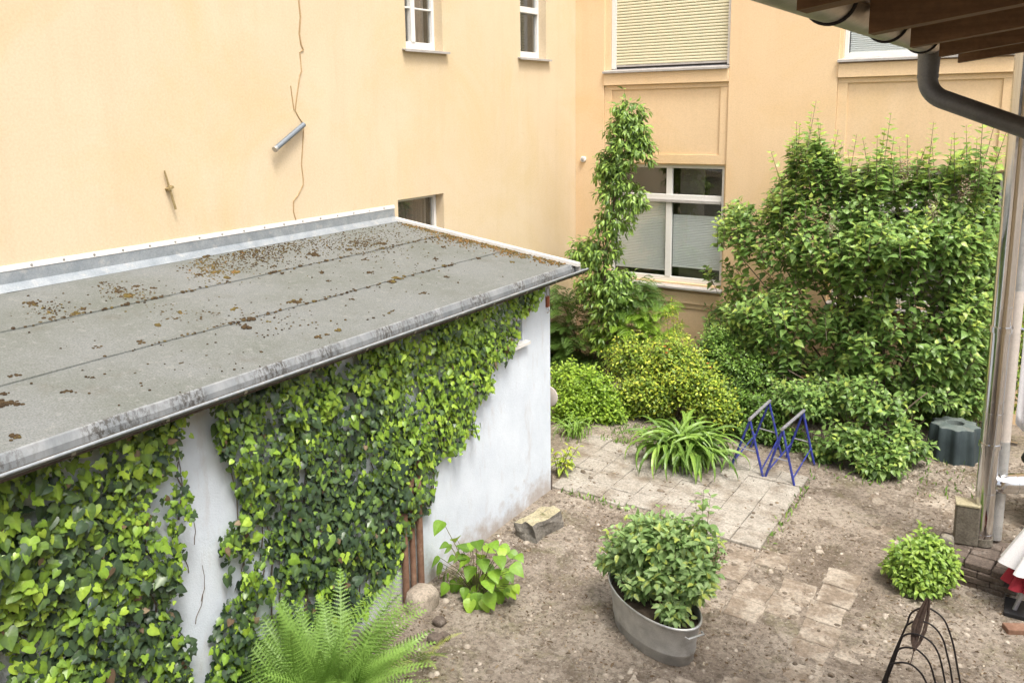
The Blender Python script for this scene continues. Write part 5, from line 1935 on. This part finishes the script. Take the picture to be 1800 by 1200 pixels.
def build_small_shrubs():
    rs = np.random.default_rng(81)
    small_shrub('shrub', 'bright green fine-leaved shrub just behind the shed corner', (*at(1030, 755, z=0)[:2], 0),
                [px_blob(1030, 690, 11.6, 0.55, 0.46, 0.44, 442), px_blob(1005, 720, 11.3, 0.43, 0.34, 0.33, 221), px_blob(1060, 720, 11.6, 0.46, 0.34, 0.33, 238), px_blob(1000, 670, 11.7, 0.43, 0.37, 0.33, 153)],
                'small', 0.078, M['lowgreen'], rs, (4, 7), (0.12, 0.24), 0.5, 0.18, 0.25)
    small_shrub('shrub', 'yellow green barberry shrub behind the strap-leaved clump', (*at(1180, 735, z=0)[:2], 0),
                [px_blob(1120, 640, 12.4, 0.59, 0.51, 0.44, 357), px_blob(1190, 640, 12.4, 0.61, 0.49, 0.44, 391), px_blob(1150, 690, 12.0, 0.61, 0.40, 0.39, 374), px_blob(1225, 680, 12.0, 0.59, 0.44, 0.39, 374), px_blob(1265, 720, 11.9, 0.39, 0.34, 0.33, 204),
                 px_blob(1110, 700, 12.0, 0.37, 0.37, 0.33, 187)],
                'small', 0.074, M['yellowgreen'], rs, (3, 6), (0.14, 0.30), 0.5, 0.2, 0.3)
    small_shrub('shrub', 'dark green small-leaved shrub between the barberry and the lilac', (*at(1270, 720, y=12.7)[:2], 0),
                [px_blob(1270, 610, 12.9, 0.51, 0.43, 0.39, 255), px_blob(1310, 650, 12.6, 0.49, 0.43, 0.39, 238), px_blob(1260, 660, 12.7, 0.49, 0.43, 0.39, 221)],
                'small', 0.075, M['bush'], rs, (4, 7), (0.14, 0.30), 0.2, 0.2, 0.3)
    small_shrub('shrub', 'dark low leafy shrub in the shade behind the sawhorses', (*at(1330, 775, z=0)[:2], 0),
                [px_blob(1300, 715, 12.2, 0.4, 0.35, 0.3, 120), px_blob(1345, 720, 12.1, 0.4, 0.35, 0.3, 130), px_blob(1325, 760, 12.0, 0.45, 0.22, 0.3, 110), px_blob(1385, 770, 11.95, 0.3, 0.22, 0.25, 70)],
                'ovate', 0.085, M['bush'], rs, (3, 6), (0.14, 0.28), 0.15, 0.15, 0.3)
    small_shrub('shrub', 'loose yellowish shrub showing between the lilac and the flue', (*at(1720, 700, y=13.6)[:2], 0),
                [px_blob(1715, 600, 13.6, 0.49, 0.43, 0.33, 187), px_blob(1700, 560, 13.8, 0.37, 0.37, 0.33, 102), px_blob(1790, 650, 13.6, 0.49, 0.73, 0.33, 204), px_blob(1790, 560, 13.8, 0.49, 0.37, 0.33, 102)],
                'small', 0.06, M['yellowgreen'], rs, (4, 7), (0.14, 0.30), 0.45, 0.2, 0.2)
    small_shrub('small_bush', 'round light green bush on the bare earth left of the flue', (-0.86, 9.0, 0),
                [((-0.88, 9.0, 0.27), (0.32, 0.30, 0.26), 170), ((-0.86, 9.0, 0.13), (0.36, 0.33, 0.13), 90), ((-0.70, 9.02, 0.30), (0.22, 0.2, 0.2), 60), ((-1.02, 8.98, 0.22), (0.2, 0.2, 0.18), 50), ((-0.84, 9.08, 0.42), (0.2, 0.2, 0.2), 50)], 'ovate', 0.085, M['bush'], rs, (3, 6), (0.12, 0.24), 0.5, 0.17, 0.35, 260)
    # tall thin flower stalks by the rear wall
    c = at(1185, 640, y=13.2)
    c[2] = 0
    t = thing('foxtail_plant', 'thin upright reddish flower stalks against the orange wall', 'plant', c)
    for k, (x, y) in enumerate(((1182, 520), (1190, 545), (1170, 545), (1200, 560), (1212, 585))):
        p = Vector(at(x, y, y=13.2))
        b = Vector((c[0] + rs.normal(0, 0.06), c[1] + rs.normal(0, 0.06), -0.02))
        MB().tube([b, b.lerp(p, 0.6) + Vector((0.02, 0, 0)), p], [0.006, 0.005, 0.003], 5).build('stalk', M['twig'], t)
        n = 70
        w = rs.uniform(0.62, 1.0, n)
        q = np.array([b.lerp(p, float(u)) for u in w]) + rs.normal(0, 0.022, (n, 3))
        mass('flower_spike', 'small', q, frames(rs.normal(size=(n, 3)), rs.normal(size=(n, 3))), np.full(n, 0.036), rs.uniform(0.6, 1.05, n), M['yellowgreen'], t)
    # small red flowers
    n = 14
    p0 = at(1172, 620, y=11.95)
    t = thing('red_flowers', 'few small red flowers in the yellow green shrub', 'flowers', p0)
    me = None
    V, F = LEAF['small']
    for k in range(5):
        a = MB()
        for q in range(5):
            an = q * 1.2566
            R = Matrix.Rotation(an, 3, 'Z') @ Matrix.Rotation(-0.4, 3, 'Y')
            n0 = len(a.v)
            c = Vector(p0) + Vector(((0, 0, 0), (0.05, 0, 0.06), (-0.04, 0.02, 0.09), (0.62, 0.1, -0.1), (0.66, 0.1, -0.16))[k])
            a.v += [tuple(c + R @ Vector(v) * 0.028) for v in V]
            a.f += [tuple(n0 + i for i in f) for f in F]
        a.build('flower', M['red_flower'], t)


build_small_shrubs()


# ------------------------------------------------------------------ strap leaved clumps
def build_strap(label, base, n, Lr, rs, tint=(0.45, 0.2), width=0.014, spread=0.12):
    t = thing('daylily', label, 'daylily', base)
    var = []
    for k in range(10):
        L = 1.0
        a0 = rs.uniform(1.15, 1.55)
        tot = rs.uniform(2.0, 3.3)
        p = np.zeros(3)
        V, F = [], []
        m = 12
        for i in range(m + 1):
            w = i / m
            a = a0 - tot * w ** 1.35
            hw = width / 0.6 * (0.75 + 0.5 * w) * (1 - w ** 3) + 0.0008
            nr = np.array([-math.sin(a), 0, math.cos(a)])
            V += [p + np.array([0, -hw, 0]) + nr * hw * 0.5, p.copy(), p + np.array([0, hw, 0]) + nr * hw * 0.5]
            p = p + np.array([math.cos(a), 0, math.sin(a)]) * L / m
        for i in range(m):
            for j in (0, 1):
                q = 3 * i + j
                F += [(q, q + 1, q + 4), (q, q + 4, q + 3)]
        var.append(frond_obj('blade', (np.array(V), np.array(F)), M['lily'], float(np.clip(rs.normal(*tint), 0, 1)), None))
    for k in range(n):
        az = rs.uniform(-math.pi, math.pi)
        b = Vector(base) + Vector((rs.normal(0, spread), rs.normal(0, spread * 0.8), 0))
        b.z = -0.015
        Mx = Matrix.Translation(b) @ Matrix.Rotation(az, 4, 'Z') @ Matrix.Rotation(rs.normal(0, 0.18), 4, 'X') @ Matrix.Scale(rs.uniform(*Lr), 4)
        instance('blade', var[rs.integers(0, 10)], t, Mx)


rs_ = np.random.default_rng(91)
build_strap('large clump of arching strap leaves on the edge of the slabs', tuple(at(1200, 812, z=0)), 240, (0.65, 1.12), rs_, (0.5, 0.24), 0.019, 0.16)
build_strap('small clump of strap leaves behind the shed corner', tuple(at(1008, 765, z=0)), 55, (0.35, 0.6), rs_, (0.55, 0.2), 0.014, 0.10)


# ------------------------------------------------------------------ yellow plant at the shed corner
def build_corner_plant():
    rs = np.random.default_rng(95)
    b = (-5.30, 9.42, 0)
    t = thing('corner_plant', 'small yellowish plant growing at the foot of the shed corner', 'plant', b)
    n = 9
    S, D, L = [], [], []
    for k in range(n):
        tip = Vector(b) + Vector((rs.normal(0.06, 0.13), rs.normal(0, 0.1), rs.uniform(0.2, 0.5)))
        a = Vector(b) + Vector((rs.normal(0, 0.03), rs.normal(0, 0.03), -0.02))
        MB().tube([a, a.lerp(tip, 0.6) + Vector((0.01, 0, 0.03)), tip], [0.006, 0.005, 0.003], 5).build('stem', M['twig'], t)
        d = (tip - a).normalized()
        S.append(np.array(a + (tip - a) * 0.45))
        D.append(np.array(d))
        L.append((tip - a).length * 0.6)
    pos, Rm, sc, ti = twigs_to_leaves(S, D, L, [5] * n, 0.11, rs, 0.4, 0.3, 1.0, 2, 0.25, 0.1, 0.74, 0.1)
    singles('leaf', 'lance', pos, Rm, sc, ti, M['yellowgreen'], t)


build_corner_plant()


# ------------------------------------------------------------------ plant in the tub
def build_tub_plant():
    rs = np.random.default_rng(101)
    root = (TUBC.x + 0.02, TUBC.y + 0.02, 0.34)
    t = thing('tub_plant', 'bushy pale green plant growing in the zinc tub', 'plant', root)
    B = [px_blob(1150, 935, 6.95, 0.30, 0.17, 0.28, 95), px_blob(1205, 955, 6.95, 0.30, 0.2, 0.28, 110), px_blob(1110, 960, 7.0, 0.26, 0.14, 0.25, 80), px_blob(1225, 1020, 6.8, 0.18, 0.20, 0.22, 70),
         px_blob(1165, 1015, 6.75, 0.26, 0.17, 0.2, 50), px_blob(1185, 1070, 6.6, 0.13, 0.10, 0.12, 20), px_blob(1080, 985, 7.05, 0.16, 0.09, 0.12, 30), px_blob(1135, 1000, 6.9, 0.25, 0.12, 0.2, 50), px_blob(1120, 1030, 6.75, 0.16, 0.08, 0.14, 16)]
    S, D, L = blob_twigs(B, rs, 0.55, (0.25, 1.15), (0.13, 0.30), 0.4)
    tx = (S[:, 0] - TUBC.x) * math.cos(TUBT) + (S[:, 1] - TUBC.y) * math.sin(TUBT)
    S[:, 2] = np.maximum(S[:, 2], 0.40)
    pos, Rm, sc, ti = twigs_to_leaves(S, D, L, rs.integers(3, 5, len(S)), 0.105, rs, 0.4, 0.25, 1.0, 2, 0.25, 0.2, 0.6, 0.16)
    # the taller spray and the pale flowering tips
    S2 = np.array([at(1232, 960, y=7.0), at(1240, 955, y=7.0), at(1225, 950, y=7.05)])
    D2 = unit(np.array([[0.02, 0, 1], [0.06, 0.03, 1], [-0.05, 0, 1.0]]))
    L2 = np.array([0.56, 0.48, 0.4])
    p2, R2, s2, t2 = twigs_to_leaves(S2, D2, L2, [6, 6, 5], 0.14, rs, 0.5, 0.75, 0.8, 2, 0.2, 0.45, 0.42, 0.1)
    S3 = np.array([at(1115, 935, y=7.0), at(1150, 935, y=7.05), at(1165, 938, y=7.0)])
    D3 = unit(np.array([[0, 0, 1.0], [0.1, 0, 1], [-0.1, 0.1, 1]]))
    p3, R3, s3, t3 = twigs_to_leaves(S3, D3, [0.14, 0.12, 0.1], [5, 4, 4], 0.035, rs, 0.3, 0.2, 1.0, 3, 0.2, 0.2, 0.95, 0.04)
    cat = lambda *a: np.concatenate(a)
    foliage(t, 'ovate', cat(pos, p2, p3), cat(Rm, R2, R3), cat(sc, s2, s3), cat(ti, t2, t3), M['tubplant'], 300)
    twig_mesh(t, cat(S, S2), cat(D, D2), cat(L, L2), 0.0035, M['twig'])
    stems(t, root, [b[0] for b in B], rs, 0.009, M['twig'], 'stem', 0.08, 6, 0.05)
    n = 200
    c = at(1255, 975, y=6.9)
    q = rs.normal(size=(n, 3)) * np.array([0.06, 0.04, 0.03])
    mass('dry_flowers', 'small', c + q, frames(rs.normal(size=(n, 3)), rs.normal(size=(n, 3))), np.full(n, 0.02), rs.uniform(0.3, 0.9, n), M['litter'], t)
    c = at(1205, 968, y=6.85)
    mass('dry_flowers', 'small', c + q * 0.8, frames(rs.normal(size=(n, 3)), rs.normal(size=(n, 3))), np.full(n, 0.02), rs.uniform(0.3, 0.9, n), M['litter'], t)


build_tub_plant()


# ------------------------------------------------------------------ broad leaved seedling
def build_seedling():
    rs = np.random.default_rng(111)
    root = (-4.60, 6.42, 0)
    t = thing('broad_leaved_plant', 'leafy plant with broad lime green leaves against the white shed wall', 'plant', root)
    spec = [(770, 925, 0.17), (800, 945, 0.15), (785, 965, 0.14), (800, 980, 0.15), (780, 1010, 0.17), (815, 960, 0.15), (840, 955, 0.16), (862, 965, 0.16), (890, 965, 0.15), (880, 985, 0.17), (910, 1000, 0.16), (850, 990, 0.17), (825, 1005, 0.17),
            (800, 1030, 0.18), (830, 1030, 0.19), (860, 1025, 0.18), (885, 1030, 0.16), (900, 1040, 0.15), (810, 1060, 0.18), (840, 1065, 0.22), (862, 1055, 0.18), (880, 1060, 0.15), (795, 1050, 0.15), (845, 975, 0.15), (870, 1010, 0.16), (905, 975, 0.13),
            (815, 985, 0.14), (835, 1045, 0.2), (855, 1040, 0.18), (770, 1000, 0.15), (825, 1075, 0.16), (890, 1010, 0.15), (760, 985, 0.14), (780, 1035, 0.14)]
    spec = spec + [(x + rs.normal(0, 12), y + rs.normal(0, 9), s * rs.uniform(0.6, 0.95)) for x, y, s in spec if y > 945]
    pos, dd, nn, sc, ti = [], [], [], [], []
    c = np.array(root)
    for x, y, s in spec:
        Y = rs.uniform(6.18, 6.6) - 0.10 * max(0, (y - 1000) / 70)
        p = at(x, y, y=Y)
        p[0] = max(p[0], XS + 0.08)
        p[2] = max(p[2], 0.07)
        out = unit(p - (c + np.array([0, 0, 0.25])))
        d = out * 0.7 + np.array([0.1, -0.25, -0.55]) + rs.normal(0, 0.15, 3)
        pos.append(p - unit(d) * s * 0.5)
        dd.append(d)
        nn.append(np.array([0.15, -0.35, 0.85]) + out * 0.3 + rs.normal(0, 0.15, 3))
        sc.append(s)
        ti.append(rs.normal(0.52, 0.27))
    pos, dd, nn, sc, ti = map(np.array, (pos, dd, nn, sc, ti))
    pos[:, 2] = np.maximum(pos[:, 2], 0.12)
    Rm = frames(dd, nn)
    singles('leaf', 'big', pos, Rm, sc, ti, M['seedling'], t)
    for k, p in enumerate(pos):
        a = Vector(root) + Vector((rs.normal(0, 0.03), rs.normal(0, 0.03), -0.02))
        b = Vector(p)
        MB().tube([a, a.lerp(b, 0.5) + Vector((0, 0, 0.08)), b], [0.006, 0.004, 0.0025], 5).build('stalk', M['twig'], t)


build_seedling()


# ------------------------------------------------------------------ moss, litter, pebbles
def blob_piece(seed=0):
    """low-poly cushion"""
    v = [(0, 0, 0.9)]
    for k in range(6): v.append((math.cos(k * 1.047) * 0.75, math.sin(k * 1.047) * 0.75, 0.62))
    for k in range(6): v.append((math.cos(k * 1.047 + 0.5) * 1.0, math.sin(k * 1.047 + 0.5) * 1.0, -0.1))
    f = [(0, 1 + k, 1 + (k + 1) % 6) for k in range(6)]
    for k in range(6):
        a, b, c, d = 1 + k, 1 + (k + 1) % 6, 7 + k, 7 + (k + 5) % 6
        f += [(a, c, b), (a, d, c)]
    return np.array(v), np.array(f)


LEAF['cushion'] = blob_piece()


def build_moss():
    rs = np.random.default_rng(121)
    X, Y, S, T = [], [], [], []

    def put(x, y, s, t):
        X.append(x); Y.append(y); S.append(s); T.append(t)

    def clump(x, y, s, t):
        k = max(3, int(s / 0.010))
        for _ in range(k * 3):
            put(x + rs.normal(0, s * 0.45), y + rs.normal(0, s * 0.45), s * rs.uniform(0.18, 0.42), np.clip(t + rs.normal(0, 0.12), 0, 1))

    def roof_at(px, py):
        d = ray(px, py)
        n = np.array([K, 0, 1.0])
        tt = ((3.36 - 7.87 * K) - n @ CAM) / (n @ d)
        return CAM + d * tt

    # along the seams
    for sx, y0, y1, dens in ((-6.88, 3.0, 9.0, 30), (-5.91, 3.4, 8.0, 24), (-5.22, 5.6, 6.4, 14)):
        for _ in range(int((y1 - y0) * dens)):
            y = rs.uniform(y0, y1)
            if vnoise(y, sx * 3, 1.7) < 0.35 and rs.random() < 0.75: continue
            put(sx + rs.normal(0.008, 0.012), y, rs.uniform(0.006, 0.02), np.clip(rs.normal(0.35, 0.2), 0, 1))
    # named tufts
    for x, y, s, t in ((380, 480, 0.05, 0.75), (415, 480, 0.06, 0.8), (400, 490, 0.05, 0.6), (350, 485, 0.045, 0.4), (225, 522, 0.06, 0.6), (210, 515, 0.04, 0.4), (90, 562, 0.05, 0.35), (60, 535, 0.05, 0.4), (50, 535, 0.04, 0.3),
                       (85, 552, 0.04, 0.7), (278, 573, 0.045, 0.65), (318, 552, 0.045, 0.7), (310, 562, 0.035, 0.4), (413, 546, 0.045, 0.7), (435, 577, 0.05, 0.2), (430, 563, 0.045, 0.2), (443, 562, 0.04, 0.2),
                       (525, 532, 0.06, 0.4), (510, 533, 0.045, 0.5), (595, 582, 0.045, 0.6), (250, 603, 0.04, 0.4), (25, 712, 0.05, 0.15), (5, 712, 0.05, 0.15), (25, 662, 0.04, 0.15), (118, 690, 0.04, 0.2), (160, 665, 0.025, 0.2),
                       (25, 770, 0.04, 0.3), (5, 695, 0.035, 0.2), (170, 612, 0.035, 0.2), (497, 482, 0.035, 0.3), (565, 480, 0.045, 0.3), (575, 495, 0.035, 0.2), (650, 481, 0.045, 0.3), (620, 528, 0.035, 0.2), (765, 457, 0.045, 0.3),
                       (697, 490, 0.05, 0.7), (690, 497, 0.05, 0.6), (745, 517, 0.04, 0.2), (785, 488, 0.035, 0.2), (640, 458, 0.04, 0.3), (840, 455, 0.04, 0.3), (560, 593, 0.04, 0.5), (575, 590, 0.03, 0.4), (320, 640, 0.02, 0.2), (460, 620, 0.02, 0.2),
                       (545, 448, 0.05, 0.3), (555, 450, 0.05, 0.3), (480, 470, 0.04, 0.3), (675, 430, 0.05, 0.3), (615, 440, 0.05, 0.3), (900, 462, 0.04, 0.6), (780, 435, 0.04, 0.4), (215, 508, 0.03, 0.2), (240, 505, 0.04, 0.3),
                       (270, 508, 0.04, 0.3), (180, 498, 0.03, 0.3), (360, 452, 0.05, 0.4), (340, 450, 0.05, 0.4), (250, 525, 0.035, 0.4), (145, 545, 0.04, 0.4), (135, 553, 0.045, 0.6)):
        p = roof_at(x, y)
        clump(p[0], p[1], s, t)
    # crumbs of dry moss in drifts: upper strip and along the verge
    for x, y, rx, ry, n, t in ((430, 445, 60, 26, 900, 0.4), (370, 470, 36, 22, 420, 0.55), (520, 430, 60, 20, 620, 0.4), (640, 425, 60, 20, 700, 0.4), (760, 405, 60, 16, 420, 0.5), (850, 425, 60, 10, 520, 0.9), (920, 440, 50, 10, 620, 0.95), (980, 458, 30, 7, 200, 0.8),
                               (720, 392, 40, 8, 240, 0.5), (800, 412, 40, 10, 300, 0.75), (220, 515, 50, 14, 150, 0.4), (90, 545, 40, 18, 90, 0.4), (330, 550, 60, 20, 80, 0.4), (480, 560, 90, 30, 100, 0.3), (700, 450, 120, 30, 90, 0.4),
                               (300, 640, 250, 70, 60, 0.15), (650, 500, 200, 40, 60, 0.25)):
        for _ in range(n):
            p = roof_at(x + rs.normal(0, rx * 0.6), y + rs.normal(0, ry * 0.6))
            if not (XA + 0.13 < p[0] < -5.0 and p[1] < 9.13): continue
            put(p[0], p[1], rs.uniform(0.004, 0.013), np.clip(rs.normal(t, 0.2), 0, 1))
    # leaf drift against the verge
    for _ in range(900):
        x = rs.uniform(-7.6, -5.05)
        y = 9.13 - abs(rs.normal(0, 0.10)) * (0.4 + vnoise(x, 2, 2.5) * 1.3)
        put(x, y, rs.uniform(0.006, 0.018), np.clip(rs.normal(0.75, 0.25), 0, 1))
    X, Y, S, T = map(np.array, (X, Y, S, T))
    n = len(X)
    pos = np.stack([X, Y, roof_z(X) + 0.008], 1)
    a = rs.uniform(0, 6.28, n)
    d = np.stack([np.cos(a), np.sin(a), np.zeros(n)], 1)
    Rm = frames(d, np.tile([0.13, 0, 1.0], (n, 1)) + rs.normal(0, 0.15, (n, 3)))
    sc = S[:, None] * np.stack([rs.uniform(0.8, 1.3, n), rs.uniform(0.7, 1.2, n), rs.uniform(0.6, 1.1, n)], 1)
    o = mass('moss', 'cushion', pos, Rm, sc, T, M['moss'], None, smooth=False)
    tag(o, 'brown and green moss tufts scattered over the felt roof', 'moss')


build_moss()


def build_litter():
    rs = np.random.default_rng(131)

    def spots(n, avoid_slabs=True):
        x = rs.uniform(-5.1, 0.5, n)
        y = rs.uniform(5.0, 13.0, n)
        dens = vnoise(x, y, 1.6) * 0.7 + vnoise(x, y, 5) * 0.5
        near = np.exp(-((x + 5.0) / 0.5) ** 2) * 0.5 + np.exp(-((y - 12.2) / 0.9) ** 2) * 0.4 * (x > -2.4) + np.exp(-((x + 2.38) / 0.1) ** 2) * 0.8 * (y > 8.8) * (y < 11.3) + 0.25 * (x > -1.2)
        on = (x < -2.45) & (y > 8.98) & (y < 11.3)
        ok = rs.random(n) < np.clip(dens - 0.25 + near, 0, 1) * np.where(on, 0.16, 1.0)
        return x[ok], y[ok], on[ok]

    x, y, on = spots(20000)
    z = np.where(on, 0.042, ground_z(x, y) + 0.004)
    n = len(x)
    d = unit(np.stack([rs.normal(size=n), rs.normal(size=n), rs.normal(0, 0.25, n)], 1))
    o = mass('leaf_litter', 'lance', np.stack([x, y, z + 0.003], 1), frames(d, np.tile([0, 0, 1.0], (n, 1)) + rs.normal(0, 0.45, (n, 3))), np.abs(rs.normal(0.022, 0.014, n)) + 0.008, rs.beta(1.6, 2.2, n), M['litter'], None)
    tag(o, 'dry leaf litter and twig bits strewn over the earth', 'litter')
    x, y, on = spots(16000)
    z = np.where(on, 0.038, ground_z(x, y))
    n = len(x)
    a = rs.uniform(0, 6.28, n)
    d = np.stack([np.cos(a), np.sin(a), np.zeros(n)], 1)
    s = np.clip(rs.exponential(0.008, n) + 0.004, 0, 0.04)
    o = mass('gravel', 'cushion', np.stack([x, y, z], 1), frames(d, np.tile([0, 0, 1.0], (n, 1))), s[:, None] * np.stack([rs.uniform(0.8, 1.4, n), np.ones(n), rs.uniform(0.4, 0.8, n)], 1), rs.beta(2, 2, n), M['pebble'], None)
    tag(o, 'small pebbles and crumbs lying on the courtyard earth', 'gravel')
    # grass wisps along the slab edge and under the shrubs
    x = np.concatenate([rs.normal(-2.40, 0.03, 60), rs.uniform(-5.0, -3.6, 60), rs.uniform(-5.4, -4.4, 300), rs.uniform(-2.4, -0.4, 240)])
    y = np.concatenate([rs.uniform(8.9, 11.2, 60), rs.normal(8.93, 0.03, 60), rs.uniform(10.7, 11.6, 300), rs.uniform(11.2, 13.0, 240)])
    n = len(x)
    d = unit(np.stack([rs.normal(0, 0.5, n), rs.normal(0, 0.5, n), np.ones(n)], 1))
    o = mass('grass', 'lance', np.stack([x, y, ground_z(x, y)], 1), frames(d, rs.normal(size=(n, 3))), np.stack([rs.uniform(0.04, 0.10, n), rs.uniform(0.03, 0.07, n), rs.uniform(0.04, 0.1, n)], 1), rs.uniform(0, 0.7, n), M['bush'], None)
    tag(o, 'low weeds growing along the slabs and under the shrubs', 'weeds')


build_litter()
